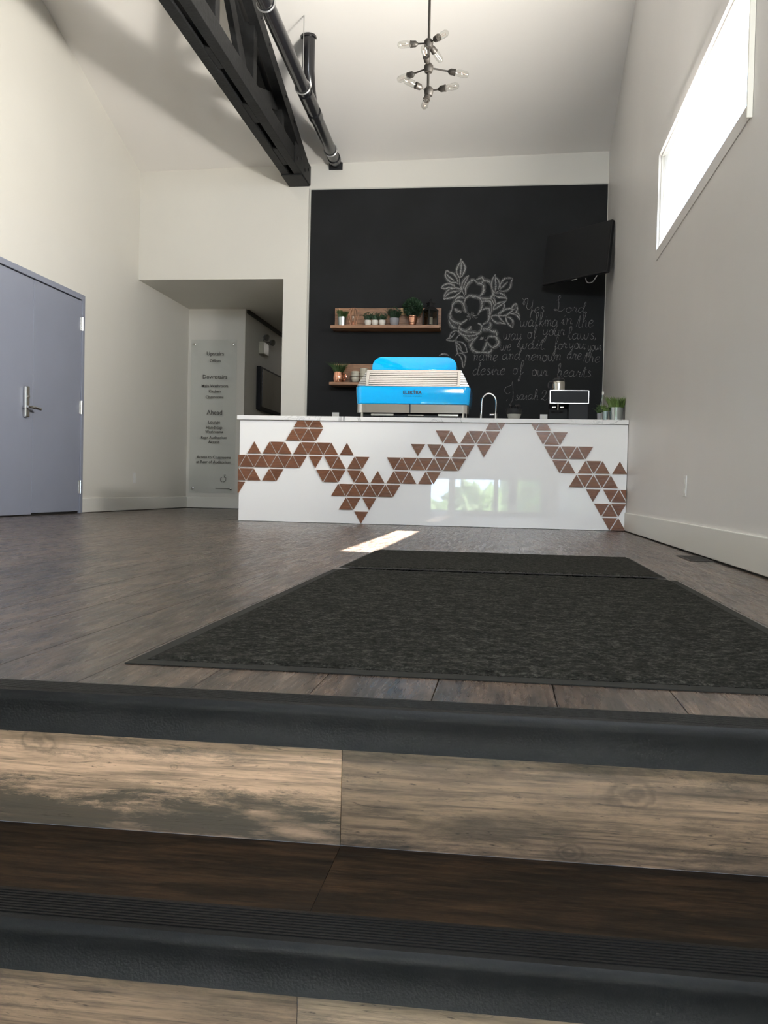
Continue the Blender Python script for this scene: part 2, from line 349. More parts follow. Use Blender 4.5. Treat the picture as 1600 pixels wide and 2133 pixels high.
FLOWER_STROKES = [[6,1,-551,2605,-524,2627,-498,2686,-496,2725,-517,2763,-542,2810],[6,1,-542,2810,-550,2769,-576,2720,-585,2676,-571,2638,-551,2605],[6,1,-540,2785,-537,2731,-541,2649,-549,2610],[6,1,-696,2688,-663,2666,-618,2649,-584,2605,-569,2556],[6,1,-696,2688,-705,2639,-689,2595,-644,2556,-588,2553,-558,2534],[6,1,-695,2644,-656,2606,-611,2578],[6,1,-750,2496,-715,2529,-660,2543,-621,2529,-598,2504],[6,1,-750,2496,-703,2491,-653,2501,-637,2504],[6,1,-716,2373,-707,2425,-664,2479,-603,2496,-548,2487,-526,2470],[6,1,-716,2373,-694,2381,-656,2386,-601,2402,-553,2440,-528,2465],[6,1,-706,2397,-657,2441,-586,2460,-531,2468],[6,1,-453,2631,-485,2604,-517,2555,-524,2501,-520,2468],[6,1,-453,2631,-479,2577,-500,2522,-512,2479],[8,0,-551,2605,-553,2556,-540,2506,-520,2468,-503,2429,-486,2404],[6,2,-481,2424,-485,2478,-467,2533,-429,2568,-397,2582,-375,2565],[6,2,-375,2565,-352,2543,-314,2538,-291,2510,-290,2466,-306,2428,-332,2404],[6,2,-370,2582,-337,2595,-310,2602,-285,2573],[6,2,-311,2548,-293,2567,-254,2570,-227,2553,-209,2515],[6,2,-209,2515,-189,2455,-191,2411,-222,2381,-272,2379,-310,2390],[6,1,-169,2637,-195,2591,-207,2537,-200,2477,-172,2444],[6,1,-169,2637,-165,2575,-161,2520,-165,2471,-170,2444],[6,1,-168,2613,-135,2575,-120,2536,-132,2476],[6,1,-111,2476,-114,2520,-96,2563,-65,2593,-27,2598,17,2595],[6,1,17,2595,2,2552,-3,2508,-34,2470,-77,2457,-121,2463],[6,1,-111,2482,-79,2514,-37,2558],[6,1,-167,2436,-120,2438,-76,2419,-49,2389,-40,2356],[6,1,-166,2417,-136,2395,-81,2392,-48,2378],[6,1,-310,2376,-260,2373,-212,2379,-184,2384,-165,2357,-161,2324,-172,2313],[6,1,-211,2373,-189,2351,-177,2318],[6,1,-181,2253,-177,2291,-145,2324,-96,2340,-48,2353],[6,1,-48,2353,-69,2329,-65,2291,-83,2253,-120,2220,-131,2198],[6,1,-181,2258,-133,2288,-58,2345],[6,1,-120,2196,-93,2231,-56,2261,-8,2272,41,2263],[6,1,41,2263,4,2236,-33,2204,-71,2195,-120,2196],[6,1,59,2329,30,2301,11,2274],[6,1,59,2329,71,2290,66,2241,43,2220,-6,2217],[6,1,59,2323,47,2263],[6,1,27,2209,65,2203,92,2176,101,2149],[6,1,48,2225,81,2220,106,2187],[6,1,-207,2182,-169,2198,-125,2193,-97,2155,-47,2108],[6,1,-207,2182,-178,2144,-140,2122,-91,2116,-41,2106],[6,0,-172,2444,-137,2455,-111,2476],[6,0,-175,2439,-174,2389,-176,2368],[6,1,-46,2178,-37,2135,-3,2096,30,2066],[6,1,-46,2184,6,2167,32,2124,30,2066],[6,2,-495,2336,-480,2380,-442,2410,-393,2404,-349,2396,-315,2368,-303,2319,-307,2275,-328,2237,-349,2204],[6,2,-495,2336,-494,2303,-482,2248,-470,2226],[6,2,-595,2364,-562,2391,-524,2399,-485,2380],[6,2,-623,2276,-616,2320,-589,2350,-551,2355,-523,2342,-500,2309,-476,2226],[6,2,-598,2276,-570,2249,-520,2237],[6,2,-623,2276,-644,2221,-640,2172,-606,2133,-556,2114,-512,2117,-458,2155],[6,2,-298,2352,-260,2354,-222,2351,-202,2319,-198,2269,-208,2220,-212,2182],[6,2,-296,2259,-269,2272,-242,2274,-222,2259,-223,2198,-225,2155,-249,2122,-287,2106],[6,2,-656,2152,-638,2108,-604,2075,-565,2061],[6,2,-216,2129,-204,2097,-220,2069,-263,2056,-291,2058],[6,2,-458,2157,-512,2119,-541,2080,-527,2047,-471,2025,-405,2020,-361,2009,-323,2014,-302,2058,-308,2097,-342,2118],[6,2,-544,2075,-548,2036,-514,1998,-448,1981,-382,1987,-333,1998],[6,2,-418,2086,-433,2053,-471,2036],[6,2,-514,1987,-475,1965,-447,1938,-414,1935,-381,1954,-349,1965],[6,2,-301,2042,-263,2039,-220,2050,-192,2031,-148,2020,-136,1993,-147,1971],[6,2,-239,1954,-207,1973,-147,1968,-130,1943,-113,1916,-133,1878,-171,1856,-204,1872,-238,1911],[6,2,-249,1916,-251,1878,-269,1839,-285,1806],[6,2,-285,1806,-241,1798,-203,1812,-177,1856],[6,2,-285,1806,-334,1803,-384,1822,-406,1855,-418,1883,-397,1916,-376,1943,-338,1976],[4,1,-681,1937,-646,1965,-625,2014,-576,2036,-554,2025],[4,1,-681,1937,-634,1926,-584,1932,-552,1976],[4,1,-673,1943,-624,1965,-586,2014],[4,1,-565,1921,-512,1910,-473,1877,-449,1803],[4,1,-565,1921,-555,1866,-521,1828,-493,1800,-449,1800],[4,1,-562,1910,-533,1877,-510,1833],[4,1,-562,1794,-504,1789,-467,1751,-469,1701,-483,1630],[4,1,-556,1792,-519,1751,-502,1707,-495,1657,-483,1630],[4,1,-525,1998,-563,1965,-576,1915,-566,1866,-560,1827,-556,1795,-575,1761],[4,1,-752,1766,-719,1783,-675,1780,-647,1767],[5,0,-421,2175,-428,2152],[5,0,-419,2191,-457,2198],[5,0,-441,2209,-460,2226],[5,0,-424,2174,-430,2154],[5,0,-413,2212,-415,2240],[5,0,-399,2203,-384,2219],[5,0,-432,2185,-461,2175],[5,0,-399,2194,-366,2201],[5,0,-384,2195,-365,2200],[5,0,-427,2166,-439,2143],[5,0,-415,2203,-414,2227],[5,0,-407,2215,-395,2242],[5,0,-384,2177,-353,2163],[5,0,-382,2193,-351,2196],[5,0,-439,2205,-465,2222],[5,0,-385,2184,-346,2175],[5,0,-417,2197,-423,2219],[5,0,-410,2192,-384,2203],[5,0,-429,2190,-465,2188],[5,0,-401,2191,-377,2191],[5,0,-425,2191,-452,2194],[5,0,-412,2187,-387,2162],[5,0,-400,2194,-372,2203],[5,0,-405,2206,-391,2230],[5,0,-427,2179,-447,2160],[5,0,-436,2212,-453,2234],[5,0,-432,2191,-467,2192],[5,0,-424,2174,-432,2155],[5,0,-407,2200,-388,2225],[5,0,-420,2191,-450,2193],[4,0,-284,1945,-305,1966],[4,0,-281,1945,-291,1965],[4,0,-280,1949,-286,1969],[4,0,-280,1951,-284,1968],[4,0,-268,1949,-254,1967],[4,0,-289,1948,-307,1963],[4,0,-286,1943,-314,1961],[4,0,-286,1940,-312,1949],[4,0,-266,1938,-226,1939],[4,0,-285,1942,-314,1958],[4,0,-266,1936,-240,1933],[4,0,-289,1942,-312,1951],[4,0,-259,1940,-234,1942],[4,0,-286,1950,-305,1973],[4,0,-267,1939,-244,1941],[4,0,-285,1950,-298,1968],[4,0,-280,1946,-289,1968],[4,0,-278,1953,-280,1972],[4,0,-297,1938,-337,1939],[4,0,-267,1933,-231,1917],[4,0,-270,1936,-234,1927],[4,0,-262,1938,-229,1938],[4,0,-282,1944,-294,1962],[4,0,-291,1941,-317,1946]]
TEXT_STROKES = [[6,0,260,2250,290,2256,308,2275,292,2286,268,2269,260,2240,276,2221,311,2237],[6,0,358,2283,344,2293,332,2280,349,2261,355,2241,336,2228,318,2238],[6,0,626,2283,598,2272,593,2240,618,2229,642,2245,640,2275,622,2283,633,2272,660,2277],[6,0,652,2242,671,2279,679,2285,682,2274,701,2276,691,2247,697,2234,717,2242],[6,0,769,2271,747,2282,722,2261,722,2234,746,2231,772,2261],[6,0,772,2261,795,2319,793,2340,779,2309,768,2245,776,2229,792,2239],[6,0,800,2237,805,2229,794,2213],[6,0,114,2143,114,2091,131,2077,146,2105,150,2133,149,2091,165,2077,181,2112,183,2140,193,2136],[6,0,245,2139,225,2150,200,2122,200,2088,220,2084,241,2115,247,2146],[6,0,247,2146,240,2101,248,2081,263,2098],[6,0,263,2107,299,2190,298,2232,283,2218,275,2114,285,2086,304,2100],[6,0,314,2092,341,2190,339,2225,325,2211,313,2078],[6,0,355,2148,329,2120,322,2113,335,2099,354,2078],[6,0,355,2098,379,2150,372,2095,385,2088],[6,0,384,2178,388,2187],[6,0,392,2139,403,2149,399,2083],[6,0,401,2118,423,2149,433,2139,428,2093,444,2090],[6,0,495,2138,475,2149,453,2121,454,2086,474,2083,494,2121,501,2145],[6,0,501,2145,490,2051,470,2002,457,2023,484,2065,513,2096],[6,0,537,2114,570,2162,561,2110,580,2104],[6,0,576,2187,582,2196],[6,0,588,2153,604,2163,599,2102],[6,0,602,2134,632,2163,646,2153,641,2112,663,2108],[6,0,699,2081,739,2193,726,2088,736,2066,756,2081],[6,0,714,2156,756,2159],[6,0,760,2092,791,2181,793,2226,778,2219,770,2144,762,2069],[6,0,766,2107,788,2140,803,2129,800,2077,819,2077],[6,0,828,2106,858,2113,876,2135,860,2148,836,2128,829,2094,845,2072,879,2091],[6,0,-61,2006,-62,1954,-47,1940,-32,1968,-29,1996,-30,1954,-15,1940,0,1975,2,2003,11,1999],[6,0,59,1993,40,2004,18,1976,17,1942,36,1937,55,1969,61,2000],[6,0,61,2000,54,1955,61,1935,75,1951],[6,0,84,2004,81,1959,96,1945,117,1973,123,2004],[6,0,123,2004,111,1910,94,1861,86,1882,111,1931,135,1959],[6,0,219,2020,198,2007,194,1968,212,1955,231,1974,230,2010,217,2020,224,2007,245,2013],[6,0,257,1979,285,2050,291,2095,276,2095,267,2043,263,1960,257,1902,244,1882,243,1908,267,1953,292,1979],[6,0,359,2048,356,2006,372,1993,394,2019,401,2048],[6,0,401,2048,388,1961,370,1916,361,1935,388,1980,413,2006],[6,0,447,2048,423,2035,418,1996,439,1983,461,2003,460,2038,444,2048,453,2035,477,2041],[6,0,481,2042,478,1993,494,1981,516,2006,522,2042],[6,0,522,2042,517,1990,535,1987],[6,0,532,2000,548,2045,555,2051,558,2039,575,2042,566,2007,572,1990,589,2000],[6,0,612,1965,654,2042,652,2080,635,2067,627,1971,639,1945,660,1958],[6,0,720,1999,696,2008,668,1983,668,1952,692,1947,716,1976,722,2005],[6,0,722,2005,715,1963,724,1945,741,1960],[6,0,748,2006,749,1958,768,1945,786,1971,790,1997,789,1958,808,1945,827,1977,828,2003,840,2000],[6,0,888,2000,873,2009,860,1996,879,1977,886,1958,865,1945,845,1955],[6,0,901,1963,907,1954,895,1934],[6,0,-89,1884,-90,1836,-77,1823,-64,1849,-60,1875,-62,1836,-49,1823,-35,1855,-33,1881,-25,1878],[6,0,-21,1850,2,1856,15,1876,4,1887,-14,1869,-21,1840,-9,1820,17,1837],[6,0,105,1901,106,1852,125,1839,142,1865,146,1891,145,1852,164,1840,182,1872,184,1898,195,1895],[6,0,254,1892,231,1902,204,1876,204,1845,227,1841,250,1870,257,1899],[6,0,257,1899,249,1857,258,1839,275,1854],[6,0,275,1851,301,1899,294,1847,309,1841],[6,0,307,1925,312,1933],[6,0,310,1848,352,1945,338,1854,348,1835,368,1848],[6,0,326,1912,369,1916],[6,0,368,1836,376,1844],[6,0,481,1859,509,1924,515,1965,501,1965,492,1918,487,1841,482,1788,469,1770,468,1794,491,1835,516,1859],[6,0,545,1897,524,1885,519,1850,537,1838,556,1856,556,1888,542,1897,550,1885,570,1891],[6,0,564,1858,578,1899,585,1905,587,1893,601,1896,593,1864,598,1849,613,1858],[6,0,639,1902,636,1864,650,1852,669,1875,675,1902],[6,0,675,1902,663,1822,647,1781,640,1799,664,1840,686,1864],[6,0,715,1904,694,1892,690,1857,708,1845,727,1863,726,1895,712,1904,720,1892,741,1898],[6,0,744,1901,741,1857,755,1845,774,1869,780,1901],[6,0,780,1901,775,1854,790,1851],[6,0,793,1855,798,1846,789,1829],[6,0,797,1887,801,1893],[6,0,834,1878,831,1839,840,1828,854,1851,859,1878],[6,0,859,1878,849,1798,837,1757,832,1775,850,1816,866,1839],[6,0,888,1882,872,1870,868,1835,881,1823,895,1841,895,1873,885,1882,891,1870,906,1876],[6,0,908,1887,905,1843,914,1831,928,1855,933,1887],[6,0,933,1887,928,1840,939,1837],[6,0,938,1839,949,1880,954,1886,955,1874,965,1877,959,1845,962,1830,973,1839],[6,0,-380,1763,-369,1773,-373,1711],[6,0,-371,1744,-348,1773,-339,1764,-344,1721,-328,1718],[6,0,-274,1767,-294,1777,-318,1751,-318,1720,-298,1715,-277,1744,-271,1774],[6,0,-271,1774,-278,1731,-271,1713,-256,1728],[6,0,-250,1764,-239,1773,-244,1712],[6,0,-241,1744,-222,1773,-216,1764,-222,1712],[6,0,-220,1744,-198,1774,-191,1764,-195,1722,-178,1718],[6,0,-170,1738,-142,1745,-126,1764,-140,1775,-162,1758,-169,1728,-155,1709,-123,1725],[6,0,-23,1776,-43,1785,-68,1761,-68,1733,-47,1728,-26,1755,-20,1782],[6,0,-20,1782,-27,1743,-20,1727,-5,1741],[6,0,1,1776,12,1784,8,1728],[6,0,10,1758,33,1785,43,1776,38,1737,54,1734],[6,0,105,1778,85,1789,63,1766,62,1736,84,1733,108,1766],[6,0,108,1766,130,1831,128,1855,115,1819,104,1748,112,1730,127,1742],[6,0,173,1727,190,1772,198,1778,200,1765,218,1769,209,1733,215,1717,233,1727],[6,0,237,1745,266,1752,283,1771,268,1782,246,1765,238,1735,253,1716,286,1732],[6,0,292,1763,303,1773,299,1712],[6,0,301,1744,324,1773,334,1764,329,1722,345,1719],[6,0,384,1775,359,1762,354,1723,377,1711,399,1730,398,1765,381,1775,391,1762,416,1769],[6,0,416,1775,416,1727,433,1714,448,1740,452,1766,451,1727,468,1714,484,1747,486,1772,496,1769],[6,0,499,1769,510,1779,506,1718],[6,0,508,1750,531,1779,541,1769,536,1727,552,1724],[6,0,655,1787,638,1797,616,1771,616,1740,634,1736,651,1765,657,1794],[6,0,657,1794,650,1752,657,1734,670,1749],[6,0,669,1743,684,1788,691,1795,693,1782,708,1785,699,1750,704,1734,719,1744],[6,0,723,1757,747,1764,762,1783,749,1794,731,1777,724,1748,736,1729,764,1745],[6,0,784,1709,823,1806,810,1716,819,1697,838,1709],[6,0,799,1773,839,1777],[6,0,841,1720,871,1797,874,1835,859,1829,852,1765,844,1701],[6,0,848,1733,869,1762,883,1752,880,1707,897,1707],[6,0,906,1726,935,1732,951,1751,937,1762,914,1745,907,1716,922,1697,955,1713],[6,0,-331,1611,-353,1624,-378,1597,-379,1565,-354,1562,-328,1598],[6,0,-328,1598,-304,1669,-306,1695,-320,1656,-332,1578,-324,1559,-307,1572],[6,0,-299,1590,-268,1597,-250,1616,-266,1627,-290,1610,-298,1580,-282,1561,-246,1577],[6,0,-198,1617,-212,1627,-225,1614,-207,1595,-201,1575,-221,1562,-239,1572],[6,0,-193,1574,-167,1623,-174,1571,-160,1564],[6,0,-161,1649,-157,1657],[6,0,-159,1572,-141,1617,-133,1624,-130,1611,-111,1614,-121,1579,-114,1562,-95,1572],[6,0,-90,1591,-59,1598,-41,1618,-57,1629,-81,1611,-89,1582,-73,1562,-38,1579],[6,0,76,1636,52,1622,47,1584,68,1571,90,1590,89,1626,73,1636,82,1623,106,1629],[6,0,120,1593,151,1664,158,1709,141,1709,131,1658,126,1573,121,1515,106,1496,105,1522,131,1567,160,1593],[6,0,280,1621,256,1608,251,1569,272,1556,293,1576,292,1611,276,1621,286,1608,309,1614],[6,0,313,1615,310,1566,325,1553,347,1579,353,1615],[6,0,353,1615,348,1563,365,1560],[6,0,363,1565,379,1610,386,1617,388,1604,405,1607,396,1572,402,1556,419,1565],[6,0,515,1569,546,1646,548,1685,533,1678,525,1614,517,1549],[6,0,521,1581,543,1611,557,1601,554,1556,573,1556],[6,0,582,1575,612,1582,629,1601,614,1612,591,1594,583,1565,598,1546,633,1562],[6,0,691,1601,669,1611,643,1585,643,1554,665,1550,687,1579,693,1608],[6,0,693,1608,686,1566,694,1548,710,1563],[6,0,710,1555,728,1600,736,1607,738,1594,757,1597,747,1562,754,1546,773,1555],[6,0,769,1555,808,1651,795,1561,805,1542,824,1555],[6,0,784,1619,825,1623],[6,0,867,1603,853,1612,841,1600,858,1580,864,1561,845,1548,827,1558],[6,0,875,1543,882,1551],[6,0,112,1338,100,1346,90,1335,104,1319,108,1303,92,1292,77,1300],[6,0,164,1344,146,1352,124,1330,123,1304,141,1301,160,1325,166,1350],[6,0,166,1350,159,1315,166,1299,179,1312],[6,0,179,1307,201,1348,194,1305,206,1299],[6,0,206,1370,210,1377],[6,0,256,1347,238,1354,216,1333,215,1307,233,1303,252,1328,258,1352],[6,0,258,1352,251,1317,258,1302,271,1314],[6,0,278,1310,305,1375,308,1407,295,1402,287,1348,279,1294],[6,0,283,1321,302,1345,314,1337,310,1300,326,1300],[6,0,358,1362,377,1398,403,1392,397,1357,360,1303,354,1312,373,1306,392,1291,413,1309],[6,0,478,1390,443,1361,430,1313,448,1290,466,1313,448,1337,434,1319],[6,0,125,2381,150,2353,154,2321,141,2311,136,2339,160,2374,184,2374,182,2335,173,2286,198,2262,228,2300,240,2370],[6,0,240,2370,232,2286,217,2209,213,2174,220,2216,240,2251,261,2258],[6,0,488,2355,518,2373,531,2401,514,2408,504,2376,513,2320,507,2264,476,2250,462,2261,483,2264,525,2240,559,2257,576,2278],[6,0,44,1494,31,1452,-19,1433,-37,1405,-27,1372,1,1359,24,1378],[6,0,45,1471,52,1378,49,1294,14,1237],[6,0,-15,1284,-6,1303]]

def ribbons(name, strokes, width_k, mat_, y, want=None, taper=True):
    vs, fs, uvs = [], [], []
    for st in strokes:
        w, soft, c = st[0], st[1], st[2:]
        if want is not None and soft not in want: continue
        ww = w * width_k * (1.5 if (want is not None and soft == 2 and width_k > 2) else 1) / 1000
        p = catmull([(c[i] / 1000, c[i + 1] / 1000, 0) for i in range(0, len(c), 2)], 5); k0 = len(vs)
        for i, q in enumerate(p):
            t = (p[min(i + 1, len(p) - 1)] - p[max(i - 1, 0)]);
            if t.length < 1e-6: t = Vector((1, 0, 0))
            t.normalize(); nrm = Vector((-t.y, t.x, 0)); s = i / (len(p) - 1)
            h = ww * .5 * ((.45 + .55 * math.sin(math.pi * min(1, max(0, s)))) if taper else 1) * (1 + .25 * noise.noise(q * 30))
            for sg, vv in ((-1, 0), (1, 1)):
                a = q + nrm * h * sg; vs.append((a.x, y, a.y)); uvs.append((s, vv))
        for i in range(len(p) - 1): fs.append((k0 + 2 * i, k0 + 2 * i + 2, k0 + 2 * i + 3, k0 + 2 * i + 1))
    me = bpy.data.meshes.new(name); me.from_pydata(vs, [], fs); uvl = me.uv_layers.new(name='UVMap')
    for lp in me.loops: uvl.data[lp.index].uv = uvs[lp.vertex_index]
    me.materials.append(mat_); return me
# ================================================================== STRUCTURE
def build_shell():
    T = .16
    # floor: dark base with planks on it (upper level)
    base = MB().box((XL - T, 1.32, -.30), (XR + T, YB, -.0105)).box((XL, YB, -.30), (-2.0, 16.2, -.0105)).box((XL - T, YF, -.30), (-1.62, 1.32, -.0105))
    fl = struct('floor', base, M['subfloor'])
    W, L, g = .182, 1.22, .0006; k = 0; cache = {}
    def plank(x0, x1, y0, y1):
        key = (round(x1 - x0, 4), round(y1 - y0, 4))
        if key not in cache: cache[key] = MB().box((g, g, -.010), (key[0] - g, key[1] - g, 0)).mesh('plank', M['floor'], bevel=.0008, seg=1)
        put('plank', cache[key], fl, (x0, y0, 0))
    x = XR - .004; row = 0
    while x > XL + .01:
        x0 = max(XL, x - W); y = 1.333 - [.3, .75, 1.05, .52, .05][row % 5]
        yend = 7.95 if x > -2.45 else (YB if x > -2.5 else 12.6)
        if x < -3.5: yend = YS
        while y < yend:
            a, b = max(y, 1.333), min(y + L, yend)
            if b - a > .02: plank(x0, x, a, b)
            y += L
        x = x0; row += 1
    # planks beyond the counter and behind the frame, joined: nothing of them shows
    rest = MB().box((-2.45, 7.95, -.0104), (XR, YB, -.0005)).box((-3.5, 12.6, -.0104), (-2.0, 16.1, -.0005)).box((XL, YF, -.0104), (-1.62, 1.333, -.0005))
    o = obj('plank_field', rest, M['floor'], fl); o['kind'] = 'stuff'
    # walls
    mb = MB().box((XL - T, YF, -.3), (XL, YS + .02, 6.4)); struct('wall_left', mb, M['wall'])
    # right wall: clerestory opening, and a nearer unseen one added for light
    mb = MB(); wins = [(4.21, 6.65), (0.53, 2.97)]; z0, z1 = 2.0, 2.65
    mb.box((XR, YF, -1.6), (XR + T, YB + T, z0)); mb.box((XR, YF, z1), (XR + T, YB + T, 6.4))
    ys = [YF, .53, 2.97, 4.21, 6.65, YB + T]
    for i in (0, 2, 4): mb.box((XR, ys[i], z0), (XR + T, ys[i + 1], z1))
    struct('wall_right', mb, M['wall_r'])
    for i, (a, b) in enumerate(wins):
        w = sempty('window_%d' % (i + 1), (XR, (a + b) / 2, z0))
        fr = MB(); x0, x1, t = XR + .012, XR + .035, .014
        fr.box((x0, a, z0), (x1, a + .018, z1)).box((x0, b - .018, z0), (x1, b, z1)).box((x0, a + .018, z0), (x1, b - .018, z0 + t)).box((x0, a + .018, z1 - t), (x1, b - .018, z1))
        world_obj('window_frame', fr, M['trim'], w, bevel=.003)
        world_obj('pane', MB().box((x0 + .008, a + .016, z0 + .012), (x0 + .014, b - .016, z1 - .012)), M['glass'], w)
        world_obj('added_sun_mask', MB().box((XR + .040, a + .004, z0 + .255 if i == 0 else z0 + .004), (XR + .043, b - .004, z1 - .004)), M['added_sun_mask'], w)  # translucent sheet added to narrow the sun patch on the floor
        cs = MB(); c = .075
        cs.box((XR - .005, a - c, z0 - c), (XR, a, z1 + c)).box((XR - .005, b, z0 - .02), (XR, b + .02, z1 + c)).box((XR - .005, a, z0 - c), (XR, b, z0)).box((XR - .005, a, z1), (XR, b, z1 + c))
        world_obj('casing', cs, M['wall_r'], w, bevel=.003)
        world_obj('casing_bead', MB().box((XR - .026, a - c - .014, z0 - c - .014), (XR - .001, a - c, z1 + c)), M['cream'], w, bevel=.003)
    # back wall, opening on its left
    mb = MB(); xo, zo = -2.502, 2.609
    mb.box((XL, YB, zo), (xo, YB + T, 6)).box((xo, YB, -.3), (XR + T, YB + T, 6)); struct('wall_back', mb, M['wall'])
    struct('wall_recess', MB().box((XL, YS, -.02), (-3.415, YS + T, zo + .1)), M['wall'])
    struct('wall_corridor', MB().box((-3.575, YS + T, -.02), (-3.415, 16.1, zo + .1)).box((xo, YB + T, -.02), (xo + T, 16.1, zo + .1)).box((-3.6, 16.1, -.3), (xo + T, 16.3, zo + .1)), M['wall'])
    struct('ceiling_recess', MB().box((XL, YB + T, zo), (xo + T, 16.2, zo + .1)), M['wall'])
    struct('trim_corridor', MB().box((-3.415, YS + .06, 2.565), (-3.38, 16.0, 2.607)), M['bronze'])
    # ceiling: two slopes
    mb = MB()
    for ya, yb in ((RIDGE, YB + T), (YF - T, RIDGE)):
        vs = [];
        for dz in (0, .12):
            for x, y in ((XL - T, ya), (XR + T, ya), (XR + T, yb), (XL - T, yb)): vs.append((x, y, ceil_z(x, y) + dz))
        mb.add(vs, [(0, 1, 2, 3), (4, 5, 6, 7), (0, 1, 5, 4), (1, 2, 6, 5), (2, 3, 7, 6), (3, 0, 4, 7)])
    struct('ceiling', mb, M['ceil'])
    # wall behind the camera with the entrance opening, stairwell walls, lower landing
    mb = MB(); a, b, zl, zh = -1.50, .76, -1.40, .60
    mb.box((XL - T, YF - T, -1.6), (a, YF, 6)).box((b, YF - T, -1.6), (XR + T, YF, 6)).box((a, YF - T, zh), (b, YF, 2.85)).box((a, YF - T, 3.95), (b, YF, 6)).box((a, YF - T, 2.85), (-.10, YF, 3.95)); struct('wall_front', mb, M['wall'])
    struct('wall_stairwell', MB().box((-1.74, YF, -1.6), (-1.62, 1.30, -.012)), M['wall'])
    struct('floor_landing', MB().box((-1.62, YF - .1, -1.5), (XR, -.34, -1.4)), M['concrete'])
    d = sempty('door_2', ((a + b) / 2, YF, zl)); fr = MB(); y0, y1 = YF - .11, YF - .05
    for x, x_ in ((a, -1.45), (-1.10, -.98), (-.23, -.14), (.05, .22), (.66, b)): fr.box((x, y0, zl), (x_, y1, zh))
    fr.box((a, y0, zl), (b, y1, zl + .12)).box((a, y0, zh - .07), (b, y1, zh)); world_obj('door_frame', fr, M['alu'], d)
    world_obj('pane', MB().box((a + .03, YF - .083, zl + .1), (b - .03, YF - .077, zh - .05)), M['glass'], d)
    w = sempty('window_3', (.33, YF, 2.85)); a0, a = a, -.10; fr = MB(); y0, y1 = YF - .11, YF - .05  # unseen high window, added to go with the counter fill
    for x in (a, b - .05): fr.box((x, y0, 2.90), (x + .05, y1, 3.90))
    fr.box((a, y0, 2.85), (b, y1, 2.90)).box((a, y0, 3.90), (b, y1, 3.95)); world_obj('window_frame', fr, M['trim'], w)
    world_obj('pane', MB().box((a + .03, YF - .083, 2.88), (b - .03, YF - .077, 3.92)), M['glass'], w)
    # baseboards
    def bb(name, mb): struct(name, mb, M['trim'], bevel=.004)
    bb('baseboard_left', MB().box((XL, 8.713, .006), (XL + .015, YS, .148)))
    bb('baseboard_recess', MB().box((XL + .015, YS - .015, .006), (-3.415, YS, .148)))
    bb('baseboard_right', MB().box((XR - .015, 1.34, .008), (XR, YC - .012, .155)))
    struct('baseboard_gap_shade', MB().box((XR - .004, 1.34, 0.0), (XR, YC - .012, .008)).box((XL, 8.72, 0), (XL + .004, YS, .006)).box((XL, YS - .004, 0), (-3.415, YS, .006)), M['dark'])  # near-black strips stand in for the shade under the raised baseboards
    # double door in the left wall
    d = sempty('door_1', (XL, 7.74, 0)); ft = .052
    fr = MB().box((XL + .0005, 6.76, .0), (XL + .03, 6.76 + ft, 2.14)).box((XL + .0005, 8.713 - ft, .0), (XL + .03, 8.713, 2.14)).box((XL + .0005, 6.76 + ft, 2.14 - ft), (XL + .03, 8.713 - ft, 2.14))
    world_obj('door_frame', fr, M['door'], d, bevel=.004)
    world_obj('gap_shadow', MB().box((XL + .0004, 6.76 + ft, 0), (XL + .003, 8.713 - ft, 2.14 - ft)), M['dark'], d)
    for y0, y1 in ((6.814, 7.733), (7.739, 8.658)):
        lf = world_obj('door_leaf', MB().box((XL + .003, y0, .022 if y0 > 7 else .012), (XL + .018, y1, 2.08)), M['door'], d, bevel=.003)
    hy = 7.60
    for z0, z1 in ((1.79, 1.92), (.975, 1.105), (.195, .325)):
        h = MB().rod((XL + .031, 8.664, z0), (XL + .031, 8.664, z1), .011, 8).box((XL + .018, 8.632, z0), (XL + .022, 8.664, z1))
        world_obj('hinge', h, M['satin'], d, smooth=True)
    h = MB().box((XL + .018, hy - .03, .86), (XL + .05, hy + .03, 1.13)); hd = world_obj('door_handle', h, M['satin'], d, bevel=.008)
    lv = MB().tube([(XL + .03, hy, .945), (XL + .09, hy, .945), (XL + .10, hy + .02, .945), (XL + .10, hy + .12, .94)], .013, 10).rod((XL + .045, hy, 1.04), (XL + .06, hy, 1.04), .014, 14).tube([(XL + .09, hy, .945), (XL + .095, hy - .09, .948)], [.013, .009], 10)
    l = obj('lever', lv, M['satin'], hd, smooth=True)
build_shell()
